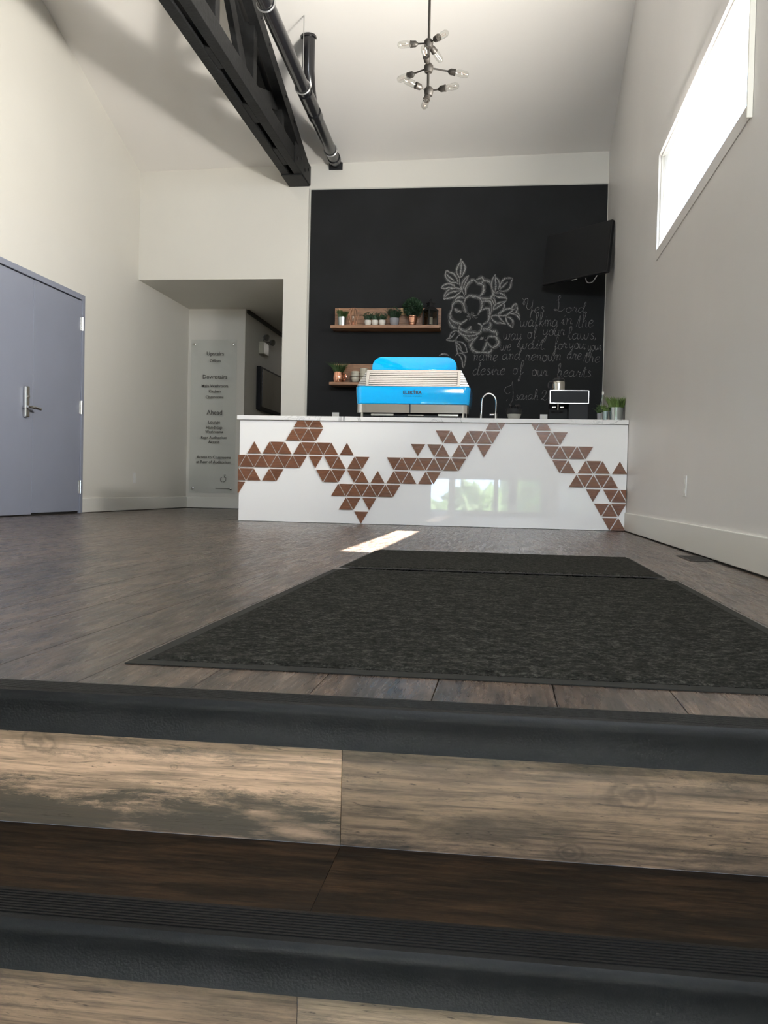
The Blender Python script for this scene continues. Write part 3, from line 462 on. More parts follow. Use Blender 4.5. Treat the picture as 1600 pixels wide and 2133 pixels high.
def build_stairs():
    st = thing('staircase', 'wood-look plank steps with black rubber edging climbing to the upper floor', 'stairs', (-.31, YT, -1.4))
    X0, X1 = -1.615, .990
    def strip(name, y0, y1, z0, z1, seam, m1, m2, Lp=1.22):
        cuts = [X0] + [c for c in (seam - Lp, seam, seam + Lp) if X0 < c < X1] + [X1]
        for i in range(len(cuts) - 1):
            a, b = cuts[i], cuts[i + 1]; c = ((a + b) / 2, (y0 + y1) / 2, (z0 + z1) / 2)
            mb = MB().box((a - c[0] + .0003, y0 - c[1], z0 - c[2]), (b - c[0] - .0003, y1 - c[1], z1 - c[2]))
            o = obj(name, mb, m1 if i % 2 == 0 else m2, st, bevel=.0004, seg=1); o.location = Vector(c) - st.location
    def nosing(y, z, back):
        prof = [(back, z - .001), (back, z + .0025)]
        n = 9; w = (back - .006) - (y + .012)
        for i in range(n):
            a = back - .006 - w * i / n; prof += [(a, z + .0035), (a - w / n * .55, z + .0035), (a - w / n * .6, z + .002), (a - w / n * .95, z + .002)]
        prof += [(y + .010, z + .004), (y + .003, z + .002), (y - .001, z - .004), (y - .001, z - .012), (y + .003, z - .022), (y + .004, z - .045), (y + .001, z - .058), (y + .006, z - .059), (y + .012, z - .045), (y + .013, z - .008)]
        o = world_obj('nosing', MB().prism(prof, X0, X1, 'yz'), M['rubber'], st, smooth=True)
    # two steps in full detail; five more lead down to the landing
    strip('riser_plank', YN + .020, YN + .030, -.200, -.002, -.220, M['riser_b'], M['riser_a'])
    strip('tread_plank', YT + .018, YN + .020, -.210, -.200, -.219, M['shaded_tread'], M['shaded_tread'])
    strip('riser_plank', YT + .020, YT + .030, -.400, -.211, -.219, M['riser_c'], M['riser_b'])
    nosing(YN, 0, 1.333); nosing(YT, ZR, 1.073)
    for k in range(2, 7):
        y = YT - .270 * (k - 1); z = -.2 * k
        strip('tread_plank', y + .018, y + .290, z - .010, z, .3 if k % 2 else -.5, M['shaded_tread'], M['shaded_tread'])
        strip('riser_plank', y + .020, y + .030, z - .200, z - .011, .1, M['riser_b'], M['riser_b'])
        nosing(y, z, y + .078)
build_stairs()
# chalkboard wall panel, its bead and the chalk on it
def build_board():
    b = thing('chalkboard', 'large black chalkboard wall behind the bar with chalk peonies and handwriting', 'chalkboard', (-.6, YB, 0))
    x0, x1, z1 = -2.205, XR - .006, 3.576
    world_obj('board', MB().box((x0, YB - .012, .0), (x1, YB - .0005, z1)), M['board'], b)
    world_obj('edge_bead', MB().box((x0 - .016, YB - .016, 0), (x0, YB - .0005, z1 + .014)).box((x0, YB - .016, z1), (x1, YB - .0005, z1 + .014)).box((x1, YB - .016, 0), (XR - .0005, YB - .0005, z1 + .014)), M['edge'], b)
    for nm, st, k, m, y, want in (('chalk_smudge', FLOWER_STROKES, 7.5, M['smudge'], YB - .0126, (1, 2)), ('chalk_flowers', FLOWER_STROKES, 1.2, M['chalk'], YB - .0132, None), ('chalk_writing', TEXT_STROKES, 1.35, M['chalk_text'], YB - .0132, None)):
        o = put(nm, ribbons(nm, st, k, m, y, want), b); o.location = -b.location; o['kind'] = 'stuff'
build_board()
# ================================================================== TRUSS, PIPES, CHANDELIER
def build_truss():
    t = thing('roof_truss', 'black painted timber roof truss with bolted plates hanging below the white ceiling', 'truss', (-2.34, RIDGE, 3.63))
    x0, x1 = -2.454, -2.227; ya, yb = YB - .002, -2.0
    for a, b in ((x0, x0 + .088), (x1 - .088, x1)):
        world_obj('bottom_chord', MB().box((a, yb, 3.63), (b, ya, 3.79)), M['truss'], t, bevel=.005)
    for y0, y1 in ((9.75, YB - .003), (9.0, 9.45), (7.95, 8.35), (6.9, 7.25), (5.6, 6.1), (3.7, 4.3), (1.9, 2.4), (-.1, .5)):
        world_obj('spacer_block', MB().box((x0 + .0885, y0, 3.633), (x1 - .0885, y1, 3.785)), M['truss'], t, bevel=.003)
    tz = lambda y: 3.845 + .30 * (10.07 - abs(y - RIDGE) - RIDGE if y < RIDGE else 10.07 - y) if False else (3.845 + .30 * (10.07 - (y if y >= RIDGE else 2 * RIDGE - y)))
    for a, b in ((x0, x0 + .088), (x1 - .088, x1)):
        for p, q in ((YB - .003, RIDGE), (RIDGE, -2.0)):
            zt = [tz(p), tz(q)]; h = .15
            world_obj('top_chord', MB().prism([(p, max(zt[0] - h, 3.62)), (q, zt[1] - h), (q, zt[1]), (p, zt[0])], a, b, 'yz'), M['truss'], t, bevel=.004)
    def web(y0, z0, y1, z1, w=.075, x0_=None, x1_=None):
        d = Vector((0, y1 - y0, z1 - z0)).normalized(); n_ = Vector((0, -d.z, d.y)) * w
        A, B = Vector((0, y0, z0)), Vector((0, y1, z1))
        poly = [(A + n_)[1:], (B + n_)[1:], (B - n_)[1:], (A - n_)[1:]]
        world_obj('web', MB().prism(poly, x0_ or (x0 + .089), x1_ or (x1 - .089), 'yz'), M['truss'], t, bevel=.004)
    for y in (9.05, 8.02, 6.95, 5.9, 4.9, 4.0, 3.1, 2.1, 1.05, -.02, -1.05): web(y, 3.80, y, tz(y) - .10, .055, x0 + .05, x1 - .05)
    for a, b in ((8.12, 8.97), (7.92, 7.05), (6.02, 6.87), (5.8, 4.98), (4.0, 4.8), (4.0, 3.2), (2.2, 3.02), (2.0, 1.15), (.1, .95), (-.1, -.95)):
        web(a, 3.80, b, tz(b) - .10)
    # end plates and bolts
    world_obj('end_plate', MB().box((x1 + .0002, 9.35, 3.625), (x1 + .012, YB - .004, 3.835)).box((x0, 9.72, 3.618), (x1, YB - .004, 3.6295)), M['truss'], t, bevel=.002)
    for y, z in ((9.45, 3.70), (9.62, 3.76), (9.80, 3.70), (9.97, 3.76)):
        world_obj('bolt', MB().lathe([(.018, 0), (.018, .008), (.010, .012)], (x1 + .012, y, z), 8, (1, 0, 0)), M['black'], t)
    for y in (9.3, 8.95, 8.6, 8.3, 8.0, 7.7, 7.4, 7.1):
        world_obj('bolt', MB().lathe([(.014, 0), (.014, .009), (.008, .014)], (x1, y, tz(y) - .06), 8, (1, 0, 0)), M['black'], t)
build_truss()
def build_pipe():
    p = thing('drain_pipe', 'black round pipe running beside the roof truss into the back wall', 'pipe', (-1.9, 8, 3.87))
    A, B = Vector((-1.935, YB - .001, 3.872)), Vector((-1.72, 2.0, 3.872)); P = lambda y: A + (B - A) * ((A.y - y) / (A.y - B.y))
    world_obj('pipe_run', MB().rod(A, B, .060, 20), M['pipe'], p, smooth=True)
    for y0, y1 in ((8.28, 8.62), (8.72, 8.86), (9.93, 10.0)):
        world_obj('coupling', MB().rod(P(y0), P(y1), .069, 20), M['pipe'], p, smooth=True)
    q = P(8.25)
    world_obj('riser_pipe', MB().tube([P(8.62), P(8.5) + Vector((0, 0, .10)), P(8.42) + Vector((0, 0, .25)), P(8.42) + Vector((0, 0, .60))], .058, 18), M['pipe'], p, smooth=True)
    world_obj('ceiling_collar', MB().lathe([(.072, 0), (.072, .02)], P(8.42) + Vector((0, 0, ceil_z(-1.88, 8.35) - 3.872 - .03)), 18), M['pipe'], p)
    world_obj('wall_flange', MB().box((-2.01, YB - .02, 3.79), (-1.86, YB - .001, 3.872)), M['black'], p, bevel=.004)
    for y in (9.72, 8.18, 6.75):
        c = P(y)
        ring = [c + Vector((math.cos(w) * .066, 0, math.sin(w) * .066)) for w in [2 * math.pi * i / 20 for i in range(21)]]
        hg = world_obj('pipe_hanger', MB().tube(ring, .008, 6), M['zinc'], p, smooth=True)
        o = obj('hanger_rod', MB().rod(c + Vector((0, 0, .06)), (c.x, c.y, ceil_z(c.x, c.y)), .0045, 8), M['zinc'], hg)
build_pipe()
def build_chandelier():
    cx_, cy_ = -.56, 6.0; top = ceil_z(cx_, cy_)
    c = thing('chandelier', 'dark bronze rod chandelier with nine clear bulbs on angled arms', 'chandelier', (cx_, cy_, top))
    world_obj('stem', MB().rod((cx_, cy_, 2.86), (cx_ - .008, cy_, top), .0085, 10), M['bronze'], c, smooth=True)
    world_obj('canopy', MB().lathe([(.065, 0), (.06, .03), (.05, .06)], (cx_, cy_, top - .045), 20), M['bronze'], c, smooth=True)
    H = {1: (-.563, 3.172), 2: (-.559, 3.016), 3: (-.555, 2.867)}
    for k, (x, z) in H.items():
        world_obj('hub', MB().lathe([(.010, -.034), (.024, -.030), (.029, -.014), (.031, 0), (.029, .012), (.018, .026), (.010, .03)], (x, cy_, z), 16), M['bronze'], c, smooth=True)
    arms = [(1, -0.199, 0.02, 0.006), (1, 0.127, -0.13, 0.0), (1, 0.075, 0.12, -0.063), (2, -0.02, -0.15, 0.068), (2, -0.21, 0.12, -0.018), (2, 0.252, 0.03, -0.041), (3, -0.145, -0.1, 0.033), (3, 0.191, -0.03, 0.016), (3, -0.018, -0.1, -0.143)]
    for k, dx, dy, dz in arms:
        x, z = H[k]; d = Vector((dx, dy, dz)); L = max(.15, d.length); d.normalize(); o = Vector((x, cy_, z)); s0 = L - .125
        a = world_obj('arm', MB().rod(o + d * .02, o + d * (s0 + .005), .0055, 8), M['bronze'], c, smooth=True)
        obj('socket', MB().lathe([(.007, -.006), (.012, .0), (.020, .010), (.021, .038), (.023, .040), (.023, .044), (.018, .0445)], o + d * s0, 16, d), M['bronze'], a, smooth=True)
        obj('bulb', MB().lathe([(.013, .040), (.016, .05), (.0215, .062), (.0225, .085), (.0215, .112), (.016, .124), (.006, .129)], o + d * s0, 18, d), M['bulb'], a, smooth=True)
        f = MB(); e = o + d * (s0 + .05); u = d.cross(Vector((.3, .2, 1))).normalized()
        f.tube([e, e + d * .02 + u * .006, e + d * .055 + u * .007, e + d * .06, e + d * .055 - u * .007, e + d * .02 - u * .006], .0009, 4)
        obj('filament', f, M['copper'], a)
build_chandelier()
# ================================================================== BAR COUNTER
def build_counter():
    c = thing('bar_counter', 'glossy white bar counter front with scattered brown wood triangles', 'counter', (-.66, YC, 0))
    x0, x1 = -2.315, XR - .004
    world_obj('front_panel', MB().box((x0, YC, .003), (x1, YC + .02, .882)), M['gloss_white'], c, bevel=.0015)
    world_obj('side_panel', MB().box((x0, YC + .0205, .003), (x0 + .02, YC + .62, .882)), M['gloss_white'], c)
    world_obj('carcass', MB().box((x0 + .021, YC + .0205, .003), (x1, YC + .62, .882)), M['white'], c)
    anchors = [(0, -2.181), (22, -.680), (44, .862)]
    def X(i):
        return -2.181 + .0682 * i if i <= 22 else -.680 + .0701 * (i - 22)
    rows = {  # row letter: (top z, height above/below; indices; parity of "apex up")
        'A': (.9305, [6, 7, 8, 30, 31, 35, 36], 0), 'B': (.813, [5, 6, 7, 8, 24, 25, 27, 28, 29, 30, 36, 37, 38], 1),
        'C': (.6955, [0, 2, 3, 4, 6, 7, 8, 9, 10, 12, 21, 23, 24, 26, 27, 29, 37, 38, 39, 40, 41], 0),
        'D': (.578, [-2, -1, 0, 1, 2, 3, 4, 5, 6, 8, 10, 11, 13, 14, 18, 19, 20, 21, 22, 23, 24, 25, 26, 38, 39, 41, 42, 43, 45], 1),
        'E': (.4605, [-2, -1, 0, 2, 3, 9, 10, 11, 13, 14, 16, 18, 19, 20, 22, 23, 40, 41, 42, 43, 44], 0),
        'F': (.343, [-2, 11, 12, 13, 14, 15, 16, 17, 18, 42, 44, 45, 46], 1),
        'G': (.2255, [12, 13, 15, 43, 44, 45], 0), 'H': (.108, [14, 44, 45], 1)}
    def clip(poly, ax, lim, keep_less):
        out = []
        for i in range(len(poly)):
            p, q = poly[i], poly[(i + 1) % len(poly)]; ip = (p[ax] <= lim) == keep_less; iq = (q[ax] <= lim) == keep_less
            if ip: out.append(p)
            if ip != iq:
                t = (lim - p[ax]) / (q[ax] - p[ax]); out.append((p[0] + (q[0] - p[0]) * t, p[1] + (q[1] - p[1]) * t))
        return out
    hgt, half = .1035, .0600
    for zt, idx, par in rows.values():
        for i in idx:
            x = X(i); up = (i % 2) == par
            poly = [(x - half, zt - hgt), (x + half, zt - hgt), (x, zt)] if up else [(x - half, zt), (x, zt - hgt), (x + half, zt)]
            poly = clip(poly, 1, .8825, True); poly = clip(poly, 0, x1 - .001, True); poly = clip(poly, 0, x0 - .008, False)
            if len(poly) < 3: continue
            cz = zt - hgt / 2
            me = MB().prism([(a - x, b - cz) for a, b in poly], -.011, 0, 'xz', 0, 1).mesh('wood_triangle', [M['tile'], M['tile_edge']])
            put('wood_triangle', me, c, Vector((x, YC - .0003, cz)) - c.location)
    o = obj('countertop', MB().box((-2.337, YC - .022, .884), (XR - .003, YC + .68, .921)), M['marble'], bevel=.002)
    tag(o, 'white marble worktop with grey veins running along the top of the bar', 'countertop')
build_counter()
ZT = .921
# ---- espresso machine
def build_espresso():
    xc = -.815; y0 = YC + .06
    e = thing('espresso_machine', 'large sky-blue and chrome espresso machine standing on the bar, its back turned', 'espresso machine', (xc, y0 + .28, ZT))
    def rrect(w, d, r, n=6, cy=0):
        pts = []
        for sx, sy, a0 in ((1, -1, -90), (1, 1, 0), (-1, 1, 90), (-1, -1, 180)):
            for k in range(n + 1):
                a = math.radians(a0 + 90 * k / n); pts.append((sx * (w / 2 - r) + r * math.cos(a), cy + sy * (d / 2 - r) + r * math.sin(a)))
        return pts
    def loft(secs):
        mb = MB(); n = len(secs[0][1]); vs = []; fs = []
        for z, pts in secs: vs += [(x, y, z) for x, y in pts]
        for i in range(len(secs) - 1):
            for k in range(n): fs.append((i * n + k, i * n + (k + 1) % n, (i + 1) * n + (k + 1) % n, (i + 1) * n + k))
        fs += [tuple(range(n))[::-1], tuple(range((len(secs) - 1) * n, len(secs) * n))]
        return mb.add(vs, fs)
    # local frame: centre of the machine, z from the worktop; front (towards camera) is -y
    D = .56
    band = [(.118, rrect(.965, D - .02, .05)), (.125, rrect(.972, D, .055)), (.19, rrect(.986, D + .01, .06)), (.255, rrect(.993, D + .012, .06)), (.268, rrect(.990, D + .006, .06)), (.272, rrect(.97, D - .02, .05))]
    obj('lower_cover', loft(band), M['blue'], e, smooth=True)['label'] = 'sky blue curved lower cover'
    obj('chrome_skirt', loft([(.045, rrect(.966, D - .018, .05)), (.117, rrect(.966, D - .018, .05))]), M['chrome'], e, smooth=True)['label'] = 'mirror chrome skirt panel'
    obj('skirt_divider', MB().box((-.026, -.283, .046), (-.013, -.2725, .116)), M['black'], e)
    obj('drip_tray', MB().box((-.44, -.20, .012), (.44, .24, .044)), M['black'], e, bevel=.006)
    for a_, b_ in (((-.36, -.262, .018), (-.16, -.205, .038)), ((-.04, -.25, .02), (.10, -.205, .034)), ((.22, -.262, .018), (.40, -.205, .040))):
        obj('waste_pan', MB().box(a_, b_), M['steel'], e, bevel=.006)
    for sx in (-1, 1):
        for sy in (-1, 1):
            obj('leg', MB().lathe([(.017, 0), (.017, .006), (.012, .010), (.012, .05)], (sx * .438, sy * .24, 0), 14), M['chrome'], e, smooth=True)
    # sloping louvred grille: front face leans back, side faces lean in
    yb0, yb1, z0, z1 = -.272, -.185, .273, .424
    gx0, gx1 = -.412, .408
    fr = MB()
    def quad_bar(a, b, th):  # bar along x between two (x,z) limits on the sloped front
        za, zb = b; ya_, yb_ = (yb0 + (yb1 - yb0) * (za - z0) / (z1 - z0), yb0 + (yb1 - yb0) * (zb - z0) / (z1 - z0))
        return [(ya_, za), (yb_, zb), (yb_ + th, zb), (ya_ + th, za)]
    fr.prism(quad_bar(0, (z0, z0 + .012), .02), gx0, gx1, 'yz'); fr.prism(quad_bar(0, (z1 - .018, z1), .02), gx0, gx1, 'yz')
    fr.prism(quad_bar(0, (z0 + .012, z1 - .018), .02), gx0, gx0 + .028, 'yz'); fr.prism(quad_bar(0, (z0 + .012, z1 - .018), .02), gx1 - .028, gx1, 'yz')
    obj('grille_frame', fr, M['satin'], e, bevel=.002)
    nsl = 7; zz0, zz1 = z0 + .013, z1 - .019; st_ = (zz1 - zz0) / nsl
    for k in range(nsl):
        za = zz0 + st_ * k; ya_ = yb0 + (yb1 - yb0) * (za - z0) / (z1 - z0)
        prof = [(ya_ - .004, za + .002), (ya_ + .003, za + st_ * .86), (ya_ + .009, za + st_ * .86), (ya_ + .006, za + .002)]
        obj('louvre', MB().prism(prof, gx0 + .029, gx1 - .029, 'yz'), M['satin'], e, bevel=.001, seg=1)
    obj('inner_housing', MB().prism([(yb0 + .03, z0), (yb1 + .03, z1), (.20, z1), (.24, z0)], -.40, .40, 'yz'), M['black'], e)
    for s in (-1, 1):
        n = 7
        for k in range(n):
            za, zb = z0 + (z1 - z0) * k / n, z0 + (z1 - z0) * (k + 1) / n
            xa, xb = .485 - .075 * k / n, .485 - .075 * (k + .85) / n
            ya_, yb_ = yb0 + .012 + (yb1 - yb0) * k / n, .22
            poly = [(s * xa, za), (s * xb, zb - .002), (s * .40, zb - .002), (s * .40, za)]
            obj('side_louvre', MB().prism(poly, ya_, yb_, 'xz'), M['satin'], e, bevel=.004)
    # blue lid with rounded shoulders
    zt0, zt1 = .425, .540; w0, r = .368, .085
    pts = [(-w0, zt0), (w0, zt0), (w0, zt0 + .02)]
    for k in range(9): a = math.radians(90 * k / 8); pts.append((w0 - r * 1.0 + r * math.cos(a), zt1 - r + r * math.sin(a)))
    for k in range(9): a = math.radians(90 + 90 * k / 8); pts.append((-(w0 - r) + r * math.cos(a), zt1 - r + r * math.sin(a) + .001))
    pts.append((-w0, zt0 + .02))
    mb = MB(); n = len(pts); vs = []
    secs = [(-.183, 0, 1), (-.178, .0, 1), (-.15, .002, 1.0), (.18, .002, 1), (.2, 0, .99)]
    for y, dz, k in secs:
        vs += [(x * k, y + .30 * (z - zt0) * (1 if y < 0 else 0), zt0 + (z - zt0) * k) for x, z in pts]
    fs = []
    for i in range(len(secs) - 1):
        for k in range(n): fs.append((i * n + k, i * n + (k + 1) % n, (i + 1) * n + (k + 1) % n, (i + 1) * n + k))
    fs += [tuple(range(n)), tuple(range((len(secs) - 1) * n, len(secs) * n))[::-1]]
    obj('top_cover', mb.add(vs, fs), M['blue'], e, smooth=True, bevel=.004)['label'] = 'sky blue lid with rounded shoulders'
    t = put('lettering', text_mesh('ELEKTRA', .160, .05, M['ink'], .0012, bold=.0012), e, (.002, -.2885, .205))
    t.rotation_euler = (0, 0, 0)
    fl = MB().prism([(.012, .236), (.030, .248), (.020, .238), (.006, .222)], -.2895, -.2880, 'xz'); obj('emblem_leaf', fl, M['ink'], e)
    def squiggle(name, xa, xb, z, h, y, slope=0.0, k=16):
        mb = MB(); random.seed(5)
        for i in range(k):
            x = xa + (xb - xa) * i / k; 
            if i in (k // 2,): continue
            p = [(x, 0, z + h * .1), (x + h * .4, 0, z + h * random.uniform(.6, 1.1)), (x + h * .7, 0, z), (x + h * 1.2, 0, z + h * .35)]
            mb.tube([(q.x, y + slope * (q.z - z), q.z) for q in catmull(p, 3)], .0011, 4)
        obj(name, mb, M['ink'], e)
    squiggle('small_script', -.078, .085, .184, .007, -.2880, 0, 13)
    squiggle('lid_script', -.155, .135, .500, .011, -.1585, .28, 18)
build_espresso()
# ---- tap
def build_tap():
    x0, x1, y = -.228, -.103, YC + .36
    t = thing('gooseneck_tap', 'tall arched chrome tap on the bar, just right of the espresso machine', 'tap', (x1, y, ZT))
    world_obj('tap_base', MB().lathe([(.020, 0), (.020, .01), (.013, .016), (.013, .075)], (x1, y, ZT), 16), M['satin'], t, smooth=True)
    pts = [(x1, y, ZT + .07), (x1, y, 1.09)]; r = (x1 - x0) / 2; cx_ = (x0 + x1) / 2
    pts += [(cx_ + r * math.cos(a), y, 1.09 + r * 1.25 * math.sin(a)) for a in [math.pi * i / 14 for i in range(1, 15)]] + [(x0, y, 1.01)]
    world_obj('spout', MB().tube(pts, .0075, 12), M['satin'], t, smooth=True)
    world_obj('spray_head', MB().tube([(x0, y, 1.012), (x0 - .004, y, .985), (x0 - .005, y, .935)], [.0085, .011, .012], 12), M['satin'], t, smooth=True)
    world_obj('tap_handle', MB().rod((x1 - .012, y, .983), (x1 - .055, y - .01, .981), .008, 10), M['satin'], t, smooth=True)
build_tap()
def blades(mb, c, r, h, n, spread=.5, w=.0035, mi=0):
    for i in range(n):
        a = random.uniform(0, 2 * math.pi); q = r * math.sqrt(random.random()); bx, by = c[0] + q * math.cos(a), c[1] + q * math.sin(a)
        hh = h * random.uniform(.6, 1.05); l = spread * (q / r + random.uniform(-.2, .5)) * hh; b = a + random.uniform(-.7, .7); tx, ty = bx + l * math.cos(b), min(by + l * math.sin(b), c[1] + .072)
        px_, py_ = -math.sin(b + 1) * w, math.cos(b + 1) * w
        mx, my, mz = bx + (tx - bx) * .35, by + (ty - by) * .35, c[2] + hh * .6
        mb.add([(bx - px_, by - py_, c[2]), (bx + px_, by + py_, c[2]), (mx + px_ * .8, my + py_ * .8, mz), (mx - px_ * .8, my - py_ * .8, mz), (tx, ty, c[2] + hh)], [(0, 1, 2, 3), (3, 2, 4)], mi)
def leaves(mb, c, rx, rz, n, size=.012):
    for i in range(n):
        v = Vector((random.gauss(0, 1), random.gauss(0, 1), random.gauss(0, 1))).normalized() * random.uniform(.55, 1.0) ** .5
        p = Vector(c) + Vector((v.x * rx, v.y * rx, v.z * rz)); d = (v + Vector((random.uniform(-.5, .5), random.uniform(-.5, .5), random.uniform(-.2, .6)))).normalized()
        s = d.cross(Vector((random.random(), random.random(), .5))).normalized(); k = size * random.uniform(.7, 1.3)
        if p.y > c[1] + .066: continue
        mb.add([p, p + d * k * .5 + s * k * .35, p + d * k, p + d * k * .5 - s * k * .35], [(0, 1, 2, 3)])
def potted(name, label, loc, pot_prof, pot_mat, kind, r, h, n, leaf='leaf', group=None, extra=None, ld=.5, lw=.0035):
    t = thing(name, label, 'plant', loc, group)
    obj('pot', MB().lathe(pot_prof, (0, 0, 0), 24), pot_mat, t, smooth=True)
    zt = pot_prof[-1][1] if len(pot_prof) < 9 else max(p[1] for p in pot_prof)
    mb = MB()
    if kind == 'grass': blades(mb, (0, 0, zt - .006), r, h, n, ld, lw)
    elif kind == 'ball':
        mb.lathe([(.072 * math.sin(math.pi * k / 10) + .001, .072 * (1 - math.cos(math.pi * k / 10))) for k in range(11)], (0, -.005, zt + h - .072), 16); leaves(mb, (0, -.005, zt + h), r, r * .95, n, .024)
    else:
        mb.lathe([(.7 * r * math.sin(math.pi * k / 8) + .001, .4 * h * (1 - math.cos(math.pi * k / 8))) for k in range(9)], (0, 0, zt - .004), 12)
        blades(mb, (0, 0, zt - .006), r * .6, h, n // 2, .8, .004); leaves(mb, (0, 0, zt + h * .5), r * 1.15, h * .5, n, .014)
    f = obj('foliage', mb, M[leaf], t); f['kind'] = 'stuff'
    return t
def cup_prof(rb, rt, h, lip=.003, curve=0.0):
    p = [(rb * .9, 0), (rb, .003)]
    for k in range(1, 6): q = k / 5; p.append((rb + (rt - rb) * q + curve * math.sin(math.pi * q), h * q))
    return p + [(rt - lip, h), (rt - lip * 1.5, h - .008)]
# ================================================================== SHELVES and what stands on them
def build_shelf(name, label, z, pale):
    s = thing(name, label, 'shelf', (-1.33, YB - .012, z))
    x0, x1 = -1.914, -.737
    world_obj('shelf_board', MB().box((x0, 9.849, z - .030), (x1, YB - .0425, z)), M['shelf'], s, bevel=.002)
    cuts = [-1.905, -1.52, -1.12, x1 + .0]
    for r in range(3):
        za, zb = z - .030 + .252 * r / 3 + (.0 if r else -.0), z - .030 + .252 * (r + 1) / 3 - .001
        cs = [(-1.905, -1.45 - .12 * r), (-1.45 - .12 * r, -1.02 + .07 * r), (-1.02 + .07 * r, x1)]
        for j, (a, b) in enumerate(cs):
            me = MB().box((a + .0005, YB - .042 + random.uniform(0, .003), za), (b - .0005, YB - .0135, zb)); m = M['shelf_pale'] if (pale and r == 2 and j == 1 and False) else M['shelf']
            world_obj('back_board', me, m, s, bevel=.0015, seg=1)
    if pale: world_obj('back_board', MB().box((-1.18, YB - .0445, z + .148), (-1.02, YB - .0425, z + .221)), M['shelf_pale'], s)['label'] = 'pale yellow board piece'
    return s
Z1, Z2, YI = 2.055, 1.446, 9.945
build_shelf('wall_shelf', 'upper brown wooden shelf on the chalkboard, filled with potted plants', Z1, True)
build_shelf('wall_shelf', 'lower brown wooden shelf on the chalkboard, half hidden by the espresso machine', Z2, False)
potted('potted_grass', 'grass in a galvanised silver pot at the left end of the upper shelf', (-1.80, YI, Z1), cup_prof(.043, .050, .100), M['galv'], 'grass', .042, .085, 320, 'grass', ld=.5, lw=.005)
for i, (x, lb) in enumerate(((-1.520, 'leftmost of the three small white pots with green sprigs, upper shelf'), (-1.443, 'middle one of the three small white pots with green sprigs, upper shelf'), (-1.364, 'rightmost of the three small white pots with green sprigs, upper shelf'))):
    potted('small_potted_plant', lb, (x, YI, Z1 + .005), cup_prof(.024, .035, .063, curve=.006), M['ceramic'], 'bush', .040, .080, 90, 'leaf', 'three small white pots on a tray')
tag(obj('tray', MB().box((-1.572, YI - .05, Z1), (-1.315, YI + .05, Z1 + .005)), M['shelf_pale'], bevel=.001), 'thin pale tray under the three small white plant pots', 'tray')
potted('round_potted_plant', 'bushy green plant in a round grey pot, centre of the upper shelf', (-1.232, YI, Z1), cup_prof(.034, .053, .088, curve=.006), M['greypot'], 'bush', .062, .115, 260, 'leaf')
t = potted('topiary_ball', 'round boxwood ball in a ribbed copper pot beside the black lantern', (-1.035, YI, Z1), cup_prof(.033, .050, .112), M['copper'], 'ball', .094, .088, 1500, 'leaf')
obj('pot_band', MB().lathe([(.051, 0), (.053, .003), (.051, .006)], (0, 0, .096), 24).lathe([(.040, 0), (.0425, .003), (.041, .006)], (0, 0, .034), 24), M['copper'], t, smooth=True)
def build_wire_ornament():
    x, y, z = -1.682, YI, Z1
    t = thing('wire_bulb_ornament', 'rose-gold wire ornament shaped like a bulb, next to the silver pot', 'ornament', (x, y, z))
    prof = [(.030, 0), (.034, .04), (.052, .10), (.060, .14), (.050, .175), (.025, .198), (0, .204)]
    for k in range(6):
        a = math.pi * k / 6 * 2; pts = catmull([(x + r * math.cos(a), y + r * math.sin(a), z + h) for r, h in prof], 4)
        world_obj('wire', MB().tube(pts, .0022, 6), M['copper'], t, smooth=True)
    world_obj('foot', MB().lathe([(.034, 0), (.034, .006), (.012, .010), (.008, .04), (.012, .055), (.006, .06)], (x, y, z), 20), M['copper'], t, smooth=True)
    world_obj('inner_bulb', MB().lathe([(.006, .05), (.012, .07), (.020, .09), (.018, .115), (.006, .125)], (x, y, z), 14), M['bulb'], t, smooth=True)
build_wire_ornament()
def build_lantern():
    x, y, z = -.846, YI, Z1
    t = thing('lantern', 'black metal lantern with a white candle at the right end of the shelf', 'lantern', (x, y, z))
    R_ = Matrix.Rotation(math.radians(38), 4, 'Z')
    def rb(name, mb, m, **k):
        mb.v = [tuple(R_ @ Vector(v)) for v in mb.v]; return obj(name, mb, m, t, **k)
    w = .055
    rb('base', MB().box((-w - .006, -w - .006, 0), (w + .006, w + .006, .014)), M['black'], bevel=.002)
    for sx in (-1, 1):
        for sy in (-1, 1): rb('post', MB().box((sx * w - .006, sy * w - .006, .014), (sx * w + .006, sy * w + .006, .165)), M['black'])
    for sx, sy in ((1, 0), (-1, 0), (0, 1), (0, -1)):
        rb('pane', MB().box((sx * w - (.001 if sx else w - .006), sy * w - (.001 if sy else w - .006), .014), (sx * w + (.001 if sx else w - .006), sy * w + (.001 if sy else w - .006), .165)), M['lantern_glass'])
    a, b = w + .012, .030
    vs = [(-a, -a, .165), (a, -a, .165), (a, a, .165), (-a, a, .165), (-b, -b, .21), (b, -b, .21), (b, b, .21), (-b, b, .21)]
    rb('roof', MB().add(vs, [(0, 1, 2, 3), (4, 5, 6, 7), (0, 1, 5, 4), (1, 2, 6, 5), (2, 3, 7, 6), (3, 0, 4, 7)]).box((-b, -b, .21), (b, b, .245)).box((-b - .006, -b - .006, .245), (b + .006, b + .006, .252)), M['black'], bevel=.002)
    rb('ring_handle', MB().tube([(0, .028 * math.cos(q), .268 + .022 * math.sin(q)) for q in [2 * math.pi * i / 18 for i in range(19)]], .003, 6), M['black'], smooth=True)
    c = obj('candle', MB().lathe([(.024, 0), (.026, .002), (.026, .082), (.022, .085)], (0, 0, 0), 18), M['wax'], loc=(x + .0, y, z + .0145), smooth=True)
    tag(c, 'short white pillar candle standing inside the black lantern', 'candle')
    obj('wick', MB().rod((0, 0, .084), (0, 0, .094), .001, 5), M['black'], c)
build_lantern()
